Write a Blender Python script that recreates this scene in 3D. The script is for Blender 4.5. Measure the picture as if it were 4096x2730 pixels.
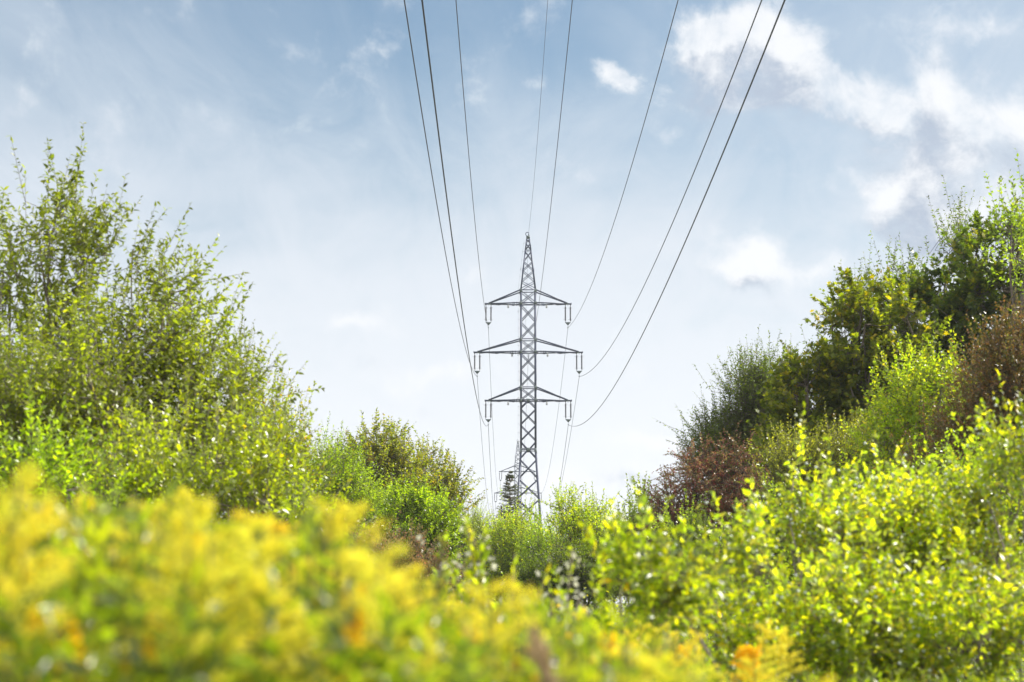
import bpy, math, random
import numpy as np
from mathutils import Vector, Matrix

for _o in list(bpy.data.objects): bpy.data.objects.remove(_o)
S = bpy.context.scene
R = math.radians
COL = S.collection

# ------------------------------------------------------------------ camera
F = 7964.0            # focal length in photograph pixels (70 mm on a 36 mm sensor)
HZ = 2420.0           # row of the horizon
EYE = 1.6
PIT = math.atan((HZ - 1365) / F)
cam_d = bpy.data.cameras.new("camera")
cam = bpy.data.objects.new("camera", cam_d)
COL.objects.link(cam)
cam.location = (0, 0, EYE)
cam.rotation_euler = (math.pi / 2 + PIT, 0, 0)
cam_d.sensor_width = 36.0
cam_d.lens = 70.0
cam_d.clip_start = 0.05
cam_d.clip_end = 6000
cam_d.dof.use_dof = True
cam_d.dof.focus_distance = 150.0
cam_d.dof.aperture_fstop = 4.2
S.camera = cam

# ------------------------------------------------------------------ world, sun, exposure
SUN_EL, SUN_ROT = R(44), R(62)
S.view_settings.view_transform = 'Standard'
S.view_settings.look = 'None'
S.view_settings.gamma = 1.0
S.view_settings.exposure = 0.85
world = bpy.data.worlds.new("World")
S.world = world
world.use_nodes = True


class NT:
    """small helper for writing node graphs"""
    def __init__(s, tree):
        s.t = tree; s.n = tree.nodes; s.l = tree.links
    def node(s, typ, **kw):
        n = s.n.new(typ)
        for k, v in kw.items(): setattr(n, k, v)
        return n
    def put(s, sock, v):
        if isinstance(v, bpy.types.NodeSocket): s.l.new(v, sock)
        elif v is not None: sock.default_value = v
    def m(s, op, a, b=None, c=None, clamp=False):
        n = s.node('ShaderNodeMath', operation=op, use_clamp=clamp)
        s.put(n.inputs[0], a); s.put(n.inputs[1], b)
        if c is not None: s.put(n.inputs[2], c)
        return n.outputs[0]
    def noise(s, vec, scale, detail=6, rough=0.55, dist=0.0):
        n = s.node('ShaderNodeTexNoise')
        s.put(n.inputs['Vector'], vec)
        n.inputs['Scale'].default_value = scale; n.inputs['Detail'].default_value = detail
        n.inputs['Roughness'].default_value = rough; n.inputs['Distortion'].default_value = dist
        return n.outputs[0]
    def ramp(s, v, a, b, lo=0.0, hi=1.0):
        n = s.node('ShaderNodeMapRange', interpolation_type='SMOOTHSTEP')
        s.put(n.inputs['Value'], v)
        for i, x in zip(('From Min', 'From Max', 'To Min', 'To Max'), (a, b, lo, hi)):
            s.put(n.inputs[i], x)
        return n.outputs[0]
    def mix(s, f, a, b, mode='MIX'):
        n = s.node('ShaderNodeMix', data_type='RGBA', blend_type=mode)
        s.put(n.inputs[0], f); s.put(n.inputs[6], a); s.put(n.inputs[7], b)
        return n.outputs[2]


def build_sky():
    w = NT(world.node_tree)
    w.n.clear()
    sky = w.node('ShaderNodeTexSky', sky_type='NISHITA', sun_disc=False, sun_elevation=SUN_EL,
                 sun_rotation=SUN_ROT, altitude=200, air_density=1.0, dust_density=0.6, ozone_density=1.6)
    tc = w.node('ShaderNodeTexCoord')
    sep = w.node('ShaderNodeSeparateXYZ')
    w.l.new(tc.outputs['Generated'], sep.inputs[0])
    x, y, z = sep.outputs
    # a cloud layer far above: gnomonic directions for the cumulus in front, flattened plane for the veil
    ya = w.m('MAXIMUM', w.m('ABSOLUTE', y), 0.05)
    u = w.m('DIVIDE', x, ya)
    v = w.m('DIVIDE', z, ya)
    comb = w.node('ShaderNodeCombineXYZ'); w.put(comb.inputs[0], u); w.put(comb.inputs[1], v)
    uv = comb.outputs[0]
    zz = w.m('ADD', w.m('MAXIMUM', z, 0.0), 0.12)
    c2 = w.node('ShaderNodeCombineXYZ')
    w.put(c2.inputs[0], w.m('DIVIDE', x, zz)); w.put(c2.inputs[1], w.m('DIVIDE', y, zz))
    plane = c2.outputs[0]
    # thin high veil, thicker towards the horizon
    mp = w.node('ShaderNodeMapping'); w.put(mp.inputs[0], plane)
    mp.inputs['Scale'].default_value = (1.0, 0.62, 1); mp.inputs['Rotation'].default_value = (0, 0, R(32))
    mp.inputs['Location'].default_value = (1.37, 0.55, 0)
    n1 = w.noise(mp.outputs[0], 1.15, 7, 0.52, 0.35)
    mp2 = w.node('ShaderNodeMapping'); w.put(mp2.inputs[0], plane)
    mp2.inputs['Scale'].default_value = (1.0, 0.30, 1); mp2.inputs['Rotation'].default_value = (0, 0, R(58))
    n2 = w.noise(mp2.outputs[0], 6.5, 8, 0.62, 0.9)
    low = w.ramp(z, 0.02, 0.37, 1.0, 0.0)
    veil = w.m('ADD', w.m('MULTIPLY', low, 0.78), w.m('MULTIPLY', w.m('SUBTRACT', n1, 0.315), 1.25))
    veil = w.m('ADD', veil, w.m('MULTIPLY', w.m('SUBTRACT', n2, 0.5), 0.62))
    # bearing of the bluer gap in the veil (upper middle of the view)
    gap = w.m('ADD', w.m('POWER', w.m('DIVIDE', w.m('ADD', u, 0.03), 0.14), 2.0), w.m('POWER', w.m('DIVIDE', w.m('SUBTRACT', v, 0.335), 0.09), 2.0))
    gap = w.m('EXPONENT', w.m('MULTIPLY', gap, -1.0))
    veil = w.m('SUBTRACT', veil, w.m('MULTIPLY', gap, 0.24))
    veil = w.ramp(veil, -0.12, 0.86, 0.0, 0.97)

    def uvp(px, py):
        return (px - 2048) / F * 1.02, math.tan(PIT + math.atan((1365 - py) / F))
    # cumulus: (column, row, radius x, radius y, weight)
    puffs = [(2820, 160, 105, 90, .95), (3030, 110, 120, 100, 1.0), (2960, 230, 150, 90, .8), (3170, 300, 150, 110, .95), (3340, 390, 160, 90, .8), (2900, 390, 200, 45, .55),
             (3540, 430, 140, 75, .62), (3790, 340, 90, 120, .5), (3690, 510, 140, 90, .6), (3920, 580, 170, 110, .85), (4080, 640, 150, 90, .8),
             (2495, 340, 68, 48, .95), (2990, 1000, 95, 75, .95), (2900, 1075, 70, 60, .6), (3260, 1070, 150, 36, .62), (3640, 880, 140, 110, 1.0),
             (3850, 900, 190, 120, .7), (1460, 250, 130, 60, .34), (1600, 230, 50, 50, .26), (1400, 1260, 110, 40, .7), (1900, 1075, 50, 30, .45),
             (2640, 1760, 190, 36, .8), (2300, 1930, 200, 80, .85), (1750, 1500, 240, 45, .5), (3820, 110, 190, 70, .45), (2620, 540, 90, 60, .35), (2130, 330, 45, 22, .28), (3720, 690, 150, 90, .5), (3960, 760, 150, 60, .4),
             (4050, 420, 140, 160, .35)]
    def field(shift_u, shift_v):
        c = w.node('ShaderNodeVectorMath', operation='ADD'); w.put(c.inputs[0], uv); c.inputs[1].default_value = (shift_u, shift_v, 0)
        uvs = c.outputs[0]
        # ragged edges
        nn = w.node('ShaderNodeTexNoise'); w.put(nn.inputs['Vector'], uvs)
        nn.inputs['Scale'].default_value = 20; nn.inputs['Detail'].default_value = 8; nn.inputs['Roughness'].default_value = 0.62
        off = w.node('ShaderNodeVectorMath', operation='SUBTRACT'); w.put(off.inputs[0], nn.outputs[1]); off.inputs[1].default_value = (.5, .5, .5)
        sc = w.node('ShaderNodeVectorMath', operation='SCALE'); w.put(sc.inputs[0], off.outputs[0]); sc.inputs[3].default_value = 0.04
        ad = w.node('ShaderNodeVectorMath', operation='ADD'); w.put(ad.inputs[0], uvs); w.put(ad.inputs[1], sc.outputs[0])
        tot = None
        for (px, py, rx, ry, wt) in puffs:
            rx *= 1.12; ry *= 1.12
            cu, cv = uvp(px, py)
            a = w.node('ShaderNodeVectorMath', operation='SUBTRACT'); w.put(a.inputs[0], ad.outputs[0]); a.inputs[1].default_value = (cu, cv, 0)
            b = w.node('ShaderNodeVectorMath', operation='MULTIPLY'); w.put(b.inputs[0], a.outputs[0]); b.inputs[1].default_value = (F / rx, F / ry, 0)
            d = w.node('ShaderNodeVectorMath', operation='DOT_PRODUCT'); w.put(d.inputs[0], b.outputs[0]); w.put(d.inputs[1], b.outputs[0])
            g = w.m('MULTIPLY', w.m('EXPONENT', w.m('MULTIPLY', d.outputs['Value'], -0.8)), wt * 1.2)
            tot = g if tot is None else w.m('ADD', tot, g)
        tot = w.m('MINIMUM', tot, 0.85)
        fine = w.noise(uvs, 26, 10, 0.62, 0.25)
        return w.m('ADD', tot, w.m('MULTIPLY', w.m('SUBTRACT', fine, 0.5), 2.5))
    d0 = field(0, 0)
    front = w.ramp(y, 0.02, 0.3)
    dens = w.m('MULTIPLY', w.ramp(d0, 0.10, 1.10, 0.0, 0.95), front)
    # thicker cloud between a point and the light above it -> grey underside
    d1 = field(0.0035, 0.020)
    thick = w.ramp(w.m('SUBTRACT', d1, w.m('MULTIPLY', d0, 0.45)), 0.0, 0.80)
    lit = w.mix(thick, (10.2, 10.4, 10.7, 1), (5.0, 5.8, 7.1, 1))
    veilc = w.mix(low, (5.9, 6.95, 8.2, 1), (9.9, 10.25, 10.75, 1))
    base = w.mix(1.0, sky.outputs[0], (1.14, 1.20, 1.12, 1), 'MULTIPLY')
    c1 = w.mix(veil, base, veilc)
    cc = w.mix(dens, c1, lit)
    # unseen broken bright cloud, added overhead and behind to lift the fill light
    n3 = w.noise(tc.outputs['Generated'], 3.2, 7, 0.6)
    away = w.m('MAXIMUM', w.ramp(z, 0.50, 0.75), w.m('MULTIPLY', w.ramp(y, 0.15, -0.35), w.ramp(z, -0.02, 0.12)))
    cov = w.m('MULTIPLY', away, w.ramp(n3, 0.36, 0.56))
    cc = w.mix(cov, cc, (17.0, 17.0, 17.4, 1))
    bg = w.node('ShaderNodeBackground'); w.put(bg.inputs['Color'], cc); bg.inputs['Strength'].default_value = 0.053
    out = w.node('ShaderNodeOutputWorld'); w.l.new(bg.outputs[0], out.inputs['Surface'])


build_sky()
sun_d = bpy.data.lights.new("sun", 'SUN')
sun_d.energy = 4.8; sun_d.angle = R(0.5); sun_d.color = (1.0, 0.95, 0.86)
sun = bpy.data.objects.new("sun", sun_d)
COL.objects.link(sun)
_sd = Vector((math.sin(SUN_ROT) * math.cos(SUN_EL), math.cos(SUN_ROT) * math.cos(SUN_EL), math.sin(SUN_EL)))
sun.rotation_euler = _sd.to_track_quat('Z', 'Y').to_euler()
sun.location = (60, 20, 60)

cy = S.cycles
cy.max_bounces = 9; cy.diffuse_bounces = 5; cy.glossy_bounces = 2; cy.transmission_bounces = 6
cy.transparent_max_bounces = 4; cy.sample_clamp_indirect = 4.0; cy.use_denoising = True
cy.use_adaptive_sampling = True; cy.adaptive_threshold = 0.015
world.cycles.sampling_method = 'MANUAL'; world.cycles.sample_map_resolution = 512

# ------------------------------------------------------------------ helpers
def put(obj, label=None, cat=None, group=None, kind=None):
    if label: obj['label'] = label
    if cat: obj['category'] = cat
    if group: obj['group'] = group
    if kind: obj['kind'] = kind
    return obj

def empty(name, loc, rz=0.0):
    o = bpy.data.objects.new(name, None); COL.objects.link(o)
    o.location = loc; o.rotation_euler = (0, 0, rz); o.empty_display_size = 0.3
    return o

def link_mesh(name, V, Fs, mat, parent=None, rnd=None, smooth=False):
    """V: (n,3) array; Fs: list of (m,k) index arrays"""
    me = bpy.data.meshes.new(name)
    V = np.asarray(V, dtype=np.float32)
    Fs = [np.asarray(f, dtype=np.int32) for f in Fs if len(f)]
    nl = sum(f.size for f in Fs); nf = sum(len(f) for f in Fs)
    me.vertices.add(len(V)); me.vertices.foreach_set('co', V.ravel())
    me.loops.add(nl); me.loops.foreach_set('vertex_index', np.concatenate([f.ravel() for f in Fs]))
    tot = np.concatenate([np.full(len(f), f.shape[1], dtype=np.int32) for f in Fs])
    st = np.concatenate([[0], np.cumsum(tot)[:-1]]).astype(np.int32)
    me.polygons.add(nf); me.polygons.foreach_set('loop_start', st)
    if smooth: me.polygons.foreach_set('use_smooth', np.ones(nf, dtype=bool))
    me.update(calc_edges=True)
    if rnd is not None:
        a = me.attributes.new('rnd', 'FLOAT', 'POINT'); a.data.foreach_set('value', np.asarray(rnd, dtype=np.float32))
    me.materials.append(mat)
    o = bpy.data.objects.new(name, me); COL.objects.link(o)
    if parent: o.parent = parent
    return o

class Geo:
    def __init__(s): s.V = []; s.F3 = []; s.F4 = []; s.n = 0
    def add(s, V, F):
        V = np.asarray(V, float); s.V.append(V)
        for f in F:
            (s.F3 if len(f) == 3 else s.F4).append([i + s.n for i in f])
        s.n += len(V)
    def box(s, c, d):
        c = np.array(c, float); d = np.array(d, float) / 2
        V = [c + d * np.array(k) for k in ((-1,-1,-1),(1,-1,-1),(1,1,-1),(-1,1,-1),(-1,-1,1),(1,-1,1),(1,1,1),(-1,1,1))]
        s.add(V, [(0,3,2,1),(4,5,6,7),(0,1,5,4),(1,2,6,5),(2,3,7,6),(3,0,4,7)])
    def bar(s, p, q, w, t=None, side=None):
        """rectangular bar from p to q, w across, t thick"""
        p = np.array(p, float); q = np.array(q, float); t = t or w
        d = q - p; d /= np.linalg.norm(d)
        a = np.array(side, float) if side is not None else (np.array((0, 0, 1.)) if abs(d[2]) < .9 else np.array((0, 1., 0)))
        a = a - d * a.dot(d); a /= np.linalg.norm(a); b = np.cross(d, a)
        V = [e + a * i * w / 2 + b * j * t / 2 for e in (p, q) for i, j in ((-1,-1),(1,-1),(1,1),(-1,1))]
        s.add(V, [(0,1,2,3),(7,6,5,4),(0,4,5,1),(1,5,6,2),(2,6,7,3),(3,7,4,0)])
    def angle(s, p, q, w, t, inx, iny):
        """steel angle: two flanges pointing along inx and iny"""
        p = np.array(p, float); q = np.array(q, float); ix = np.array(inx, float); iy = np.array(iny, float)
        s.bar(p + ix * w / 2, q + ix * w / 2, w, t, ix)
        s.bar(p + iy * (w / 2 + t), q + iy * (w / 2 + t), w, t, iy)
    def tube(s, pts, rads, k=6, caps=True):
        pts = np.asarray(pts, float); n = len(pts)
        rads = np.full(n, rads) if np.isscalar(rads) else np.asarray(rads)
        T = np.gradient(pts, axis=0); T /= np.linalg.norm(T, axis=1)[:, None] + 1e-9
        ref = np.array((0.3, 0.9, 0.1)) if abs(T[0][2]) > .7 else np.array((0, 0, 1.))
        V = []
        for i in range(n):
            a = np.cross(T[i], ref); a /= np.linalg.norm(a) + 1e-9; b = np.cross(T[i], a)
            for j in range(k):
                th = 2 * math.pi * j / k
                V.append(pts[i] + rads[i] * (math.cos(th) * a + math.sin(th) * b))
        F = [(i*k+j, i*k+(j+1) % k, (i+1)*k+(j+1) % k, (i+1)*k+j) for i in range(n-1) for j in range(k)]
        if caps:
            c0 = len(V); V.append(pts[0]); V.append(pts[-1])
            F += [(c0, (j+1) % k, j) for j in range(k)] + [(c0+1, (n-1)*k+j, (n-1)*k+(j+1) % k) for j in range(k)]
        s.add(V, F)
    def lathe(s, prof, c, k=10):
        """prof: (radius, z) list, axis vertical through c"""
        V = [(c[0] + r * math.cos(2*math.pi*j/k), c[1] + r * math.sin(2*math.pi*j/k), c[2] + z) for r, z in prof for j in range(k)]
        n = len(prof)
        s.add(V, [(i*k+j, i*k+(j+1) % k, (i+1)*k+(j+1) % k, (i+1)*k+j) for i in range(n-1) for j in range(k)])
    def prism(s, outline, y0, y1):
        """outline in x,z extruded along y"""
        n = len(outline)
        V = [(x, y, z) for y in (y0, y1) for x, z in outline]
        F = [(i, (i+1) % n, n+(i+1) % n, n+i) for i in range(n)]
        F += [(0, i+1, i) for i in range(1, n-1)] + [(n, n+i, n+i+1) for i in range(1, n-1)]
        s.add(V, F)
    def make(s, name, mat, parent=None, smooth=False):
        return link_mesh(name, np.concatenate(s.V), [np.array(s.F3), np.array(s.F4)], mat, parent, smooth=smooth)

# ------------------------------------------------------------------ materials
def simple(name, col, rough=0.6, metal=0.0, var=0.25, scale=3.0, spec=0.5):
    mt = bpy.data.materials.new(name); mt.use_nodes = True; g = NT(mt.node_tree)
    b = g.n['Principled BSDF']
    tc = g.node('ShaderNodeTexCoord')
    n = g.noise(tc.outputs['Object'], scale, 5, 0.6)
    f = g.ramp(n, 0.3, 0.7, 1 - var, 1 + var)
    v = g.node('ShaderNodeVectorMath', operation='SCALE'); v.inputs[0].default_value = col[:3]; g.put(v.inputs[3], f)
    g.l.new(v.outputs[0], b.inputs['Base Color'])
    b.inputs['Roughness'].default_value = rough; b.inputs['Metallic'].default_value = metal
    b.inputs['Specular IOR Level'].default_value = spec
    return mt

def leaf_mat(name, stops, trans=0.45, tcol=(0.55, 0.62, 0.05), rough=0.34, spec=0.6, clump=0.35, cscale=1.3):
    """stops: colours the leaves of this plant have, picked by each leaf's own number; clumps differ in tone"""
    mt = bpy.data.materials.new(name); mt.use_nodes = True; g = NT(mt.node_tree); g.n.clear()
    at = g.node('ShaderNodeAttribute', attribute_name='rnd')
    cr = g.node('ShaderNodeValToRGB'); g.l.new(at.outputs['Fac'], cr.inputs[0])
    el = cr.color_ramp.elements
    while len(el) < len(stops): el.new(0.5)
    for e, (p, c) in zip(el, stops): e.position = p; e.color = (c[0] * 1.75, c[1] * 1.38, c[2] * 1.3, 1)
    tc = g.node('ShaderNodeTexCoord')
    n = g.noise(tc.outputs['Object'], cscale, 3, 0.55)
    f = g.ramp(n, 0.3, 0.7, 1 - clump, 1 + clump)
    col = g.node('ShaderNodeVectorMath', operation='SCALE'); g.l.new(cr.outputs[0], col.inputs[0]); g.put(col.inputs[3], f)
    b = g.node('ShaderNodeBsdfPrincipled'); g.l.new(col.outputs[0], b.inputs['Base Color'])
    b.inputs['Roughness'].default_value = rough; b.inputs['Specular IOR Level'].default_value = min(spec, 1.0); b.inputs['IOR'].default_value = 1.45 + .2 * max(0, spec - 1)
    tm = g.node('ShaderNodeVectorMath', operation='MULTIPLY'); g.l.new(col.outputs[0], tm.inputs[0]); tm.inputs[1].default_value = [c * 6.0 for c in tcol]
    tr = g.node('ShaderNodeBsdfTranslucent'); g.l.new(tm.outputs[0], tr.inputs['Color'])
    mx = g.node('ShaderNodeMixShader'); mx.inputs[0].default_value = trans
    g.l.new(b.outputs[0], mx.inputs[1]); g.l.new(tr.outputs[0], mx.inputs[2])
    o = g.node('ShaderNodeOutputMaterial'); g.l.new(mx.outputs[0], o.inputs['Surface'])
    return mt

M_STEEL = simple('painted_steel', (0.05, 0.062, 0.105), 0.5, 0.2, 0.3, 1.2)
M_STEEL2 = simple('gusset_steel', (0.11, 0.14, 0.135), 0.5, 0.2, 0.3, 2.0)
M_GALV = simple('galvanised_steel', (0.30, 0.32, 0.33), 0.45, 0.6, 0.2, 2.0)
M_GLAZE = simple('brown_glaze', (0.035, 0.022, 0.03), 0.18, 0.0, 0.15, 3.0)
M_WIRE = simple('aluminium_wire', (0.03, 0.03, 0.055), 0.5, 0.2, 0.1, 0.5)
M_PLATE = simple('white_plate', (0.75, 0.76, 0.74), 0.5, 0.0, 0.08, 3.0)
M_INK = simple('black_digit', (0.02, 0.02, 0.025), 0.6)
M_BARK = simple('grey_bark', (0.20, 0.17, 0.13), 0.9, 0, 0.4, 9.0, 0.2)
M_BARKD = simple('dark_bark', (0.13, 0.105, 0.085), 0.9, 0, 0.4, 9.0, 0.2)
M_TWIG = simple('green_stem', (0.13, 0.15, 0.05), 0.7, 0, 0.3, 9.0, 0.3)
M_HAW = simple('red_berry', (0.34, 0.05, 0.045), 0.3, 0, 0.3, 9.0)
M_GLINT = simple('white_glint', (0.62, 0.68, 0.60), 0.35, 0, 0.1, 9.0)  # pale dots standing in for glints on the dogwood leaves
M_CONE = simple('brown_cone', (0.17, 0.07, 0.035), 0.7, 0, 0.3, 9.0)
M_STRAW = simple('dry_straw', (0.55, 0.40, 0.22), 0.8, 0, 0.25, 30.0, 0.3)

def ground_mat():
    mt = bpy.data.materials.new('meadow_ground'); mt.use_nodes = True; g = NT(mt.node_tree)
    b = g.n['Principled BSDF']
    tc = g.node('ShaderNodeTexCoord')
    n1 = g.noise(tc.outputs['Object'], 0.08, 8, 0.65); n2 = g.noise(tc.outputs['Object'], 3.0, 8, 0.7)
    c = g.mix(g.ramp(n1, .35, .65), (0.055, 0.085, 0.018, 1), (0.11, 0.10, 0.035, 1))
    c = g.mix(g.ramp(n2, .4, .75), c, (0.035, 0.045, 0.014, 1))
    g.l.new(c, b.inputs['Base Color']); b.inputs['Roughness'].default_value = 0.95
    bp = g.node('ShaderNodeBump'); g.put(bp.inputs['Height'], n2); bp.inputs['Strength'].default_value = 0.6
    g.l.new(bp.outputs[0], b.inputs['Normal'])
    return mt

# ------------------------------------------------------------------ ground
def gz(x, y):
    x = np.asarray(x, float); y = np.asarray(y, float)
    k = np.clip((y - 15) / 40, 0, 1)
    return 0.10 * np.sin(x * .35 + 1) * np.cos(y * .21) + k * (0.35 * np.sin(x * .07) * np.cos(y * .035)) + np.clip((y - 500) / 3000, 0, 1) * 6

def ground():
    ys = np.concatenate([np.linspace(-60, 80, 90), np.geomspace(84, 2200, 36)])
    xs = np.concatenate([-np.geomspace(42, 1200, 20)[::-1], np.linspace(-40, 40, 70), np.geomspace(42, 1200, 20)])
    X, Y = np.meshgrid(xs, ys); V = np.stack([X, Y, gz(X, Y)], -1).reshape(-1, 3)
    nx = len(xs); idx = np.arange(len(V)).reshape(len(ys), nx)
    Fq = np.stack([idx[:-1, :-1], idx[:-1, 1:], idx[1:, 1:], idx[1:, :-1]], -1).reshape(-1, 4)
    o = link_mesh('ground', V, [Fq], ground_mat(), smooth=True); o['kind'] = 'structure'
ground()

# ------------------------------------------------------------------ pylons
D1 = 195.0
def at(px, py, d):
    """point at distance d (along y) seen in column px, row py of the photograph"""
    b = (1365 - py) / F
    dy = math.cos(PIT) - b * math.sin(PIT); dz = math.sin(PIT) + b * math.cos(PIT)
    return ((px - 2048) / F) / dy * d, d, EYE + dz / dy * d
def zt(py): return at(2048, py, D1)[2]

def make_pylon(name):
    """steel lattice pylon, three crossarms, origin at the middle of its feet"""
    root = empty(name, (0, 0, 0))
    # half width of the body by height
    prof = [(0.0, 1.92), (zt(1801), 0.80), (zt(1164), 0.785), (zt(1004), 0.33), (zt(957), 0.185)]
    def hw(z):
        for (z0, a), (z1, b) in zip(prof, prof[1:]):
            if z <= z1: return a + (b - a) * (z - z0) / (z1 - z0)
        return prof[-1][1]
    for sx in (-1, 1):
        for sy in (-1, 1):
            g = Geo()
            for (z0, a), (z1, b) in zip(prof, prof[1:]):
                w = 0.18 if z1 <= zt(1164) + .1 else 0.12
                g.angle((sx*a, sy*a, z0), (sx*b, sy*b, z1), w, 0.022, (-sx, 0, 0), (0, -sy, 0))
                if z1 - z0 > 3:    # bolted splice
                    zz = z0 + (z1 - z0) * .45; h = hw(zz)
                    g.box((sx*(h+.012), sy*(h-.07), zz), (0.02, 0.13, 0.7))
            g.box((sx*1.92, sy*1.92, .2), (0.5, 0.5, 0.5))
            g.make('leg', M_STEEL, root)
    g = Geo()
    def faces(fn):
        """run fn for the four faces with a mapping from (across, z) to 3D"""
        for ax in range(4):
            def P(u, z, ins=0.0):
                h = hw(z) - ins
                p = (u, -h) if ax == 0 else (u, h) if ax == 1 else (-h, u) if ax == 2 else (h, u)
                return (p[0], p[1], z)
            fn(P)
    def xpanel(zb, ztp, w=0.06):
        w = w * 1.4
        def f(P):
            a, b = hw(zb), hw(ztp)
            g.bar(P(-a, zb, .03), P(b, ztp, .03), w, .02)
            g.bar(P(a, zb, .06), P(-b, ztp, .06), w, .02)
        faces(f)
    def hbar(z, w=0.08):
        def f(P):
            a = hw(z); g.bar(P(-a, z, .02), P(a, z, .02), w, .03)
        faces(f)
    def vee(zc, ze, w=0.095):
        """from the middle of a face at zc out to both legs at ze"""
        def f(P):
            a = hw(ze)
            for s in (-1, 1): g.bar(P(s*.04, zc, .03), P(s*a, ze, .03), w, .02)
        faces(f)
    # body, bottom up
    zf = zt(1997); zleg = [zt(2085), zt(2180), zt(2290), zt(2400)]
    vee(zt(1801), zt(1838)); xpanel(zt(1917), zt(1838)); xpanel(zf, zt(1917)); xpanel(zleg[0], zf, .07)
    xpanel(zleg[1], zleg[0], .07); xpanel(zleg[2], zleg[1], .07); xpanel(0.3, zleg[2], .08); hbar(zleg[1])
    hbar(zt(1797)); hbar(zt(1804), .05)
    vee(zt(1605), zt(1636)); xpanel(zt(1701), zt(1636)); xpanel(zt(1766), zt(1701)); vee(zt(1801), zt(1766))
    arms = [(zt(1552), zt(1603), 4.28), (zt(1360), zt(1410), 5.38), (zt(1165), zt(1216), 4.28)]
    for (zu, zl, half) in arms:
        xpanel(zl, zu, .055); hbar(zu, .09); hbar(zl, .11)
    xpanel(zt(1480), zt(1414)); xpanel(zt(1548), zt(1480))
    xpanel(zt(1289), zt(1220)); xpanel(zt(1357), zt(1289))
    # peak
    lv = [1160, 1128, 1085, 1048, 1006]
    for a, b in zip(lv, lv[1:]): xpanel(zt(a), zt(b), .045)
    xpanel(zt(1004), zt(974), .04); xpanel(zt(974), zt(957), .035); hbar(zt(1003), .06)
    # plan bracing inside the arm levels
    for (zu, zl, half) in arms:
        h = hw(zl) - .05
        g.bar((-h, -h, zl - .05), (h, h, zl - .05), .06, .02); g.bar((-h, h, zl - .08), (h, -h, zl - .08), .06, .02)
    g.make('lattice_bracing', M_STEEL, root)
    # gusset plates, each a part
    class Plates:
        def _one(self, fn, *a):
            q = Geo(); getattr(q, fn)(*a); q.make('gusset_plate', M_STEEL2, root)
        def box(self, *a): self._one('box', *a)
        def prism(self, *a): self._one('prism', *a)
    g = Plates()
    for z, c in ((zt(1801), .17), (zt(1605), .15)):
        for sy in (-1, 1):
            h = hw(z)
            g.box((0, sy*(h+.012), z), (2*c, .02, 2*c)); g.box((sy*(h+.012), 0, z), (.02, 2*c, 2*c))
    for (zu, zl, half) in arms:
        for z, q in ((zu - .05, .17), (zl - .03, .16)):
            h = hw(z)
            for sx in (-1, 1):
                for sy in (-1, 1): g.box((sx*(h-.06), sy*(h+.028), z), (.24, .02, 2*q))
    for sx in (-1, 1):
        for sy in (-1, 1):
            z = zt(1803); h = hw(z)
            g.prism([(sx*(h+.05), z-.42), (sx*(h-.02), z+.2), (sx*(h-.22), z+.14), (sx*(h-.18), z-.1)], sy*(h+.026), sy*(h+.046))
    zc = zt(950)
    g.box((0, 0, zc), (.36, .36, .26)); g.box((.13, 0, zc + .16), (.07, .2, .08))
    # hook-shaped finial holding the earth wire
    g = Geo(); zr = zt(937.5); rr = .165
    ang = np.linspace(R(-115), R(-335), 22)
    g.tube([(-.07 + rr*math.cos(a), 0, zr + rr*math.sin(a) * 1.12) for a in ang], .034, 8)
    g.tube([(.06, 0, zr + .12), (.05, 0, zr + .03), (.07, 0, zr - .04), (.06, 0, zr - .2)], [.02, .035, .04, .02], 8)
    g.make('hook_finial', M_STEEL, root)
    # climbing rail with rungs on the left front leg
    g = Geo()
    zs = np.linspace(2.5, zt(975), 60)
    g.tube([(-hw(z) - .20, -hw(z) - .03, z) for z in zs], .008, 4)
    for i, z in enumerate(np.arange(2.8, zt(975), .86)):
        g.bar((-hw(z) - .26, -hw(z) - .03, z), (-hw(z) + .02, -hw(z) - .03, z), .022)
        if i % 5 == 2: g.box((-hw(z) - .21, -hw(z) - .03, z - .1), (.11, .06, .07))
    g.make('climbing_rail', M_GALV, root)

    for (zu, zl, half) in arms:
        h = hw(zl); hu = hw(zu)
        arm = empty('crossarm', (0, 0, 0)); arm.parent = root
        g = Geo()
        class ArmPlates:
            def box(self, *a):
                q = Geo(); q.box(*a); q.make('gusset_plate', M_STEEL2, arm)
        gp = ArmPlates()
        for s in (-1, 1):
            xin = half - .60
            for sy in (-1, 1):
                g.bar((s*h, sy*h, zl), (s*xin, sy*.11, zl), .11, .10)                     # lower chords
                g.bar((s*hu, sy*hu, zu), (s*(half-.42), sy*.10, zl + .06), .12, .09)     # stays
                for fx in (.10, .16, .20):                                                 # splice bolts
                    x = h + fx * (half - h)
                    yy = h + (0.11 - h) * (x - h) / (xin - h)
                    g.box((s*x, sy*yy, zl), (.07, .13, .17))
            n = 4 if half < 5 else 5
            for i in range(n):                                                             # zigzag in the bottom plane
                xa = h + (xin - h) * i / n; xb = h + (xin - h) * (i + 1) / n
                ya = h + (0.11 - h) * i / n; yb = h + (0.11 - h) * (i + 1) / n
                q = 1 if i % 2 else -1
                g.bar((s*xa, q*ya, zl - .08), (s*xb, -q*yb, zl - .10), .06, .03)
                gp.box((s*xb, -q*yb, zl - .085), (.16, .08, .02))
            g.box((s*(half - .29), 0, zl - .01), (.60, .20, .15)); g.box((s*half, 0, zl + .01), (.03, .26, .2))
            gp.box((s*(half - .52), -.125, zl + .01), (.34, .02, .24))
            for q in (.31, .41): g.bar((s*(half - q), -.05, zl - .08), (s*(half - q), -.05, zl - .21), .018)
        o = g.make('arm_truss', M_STEEL, arm)
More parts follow.
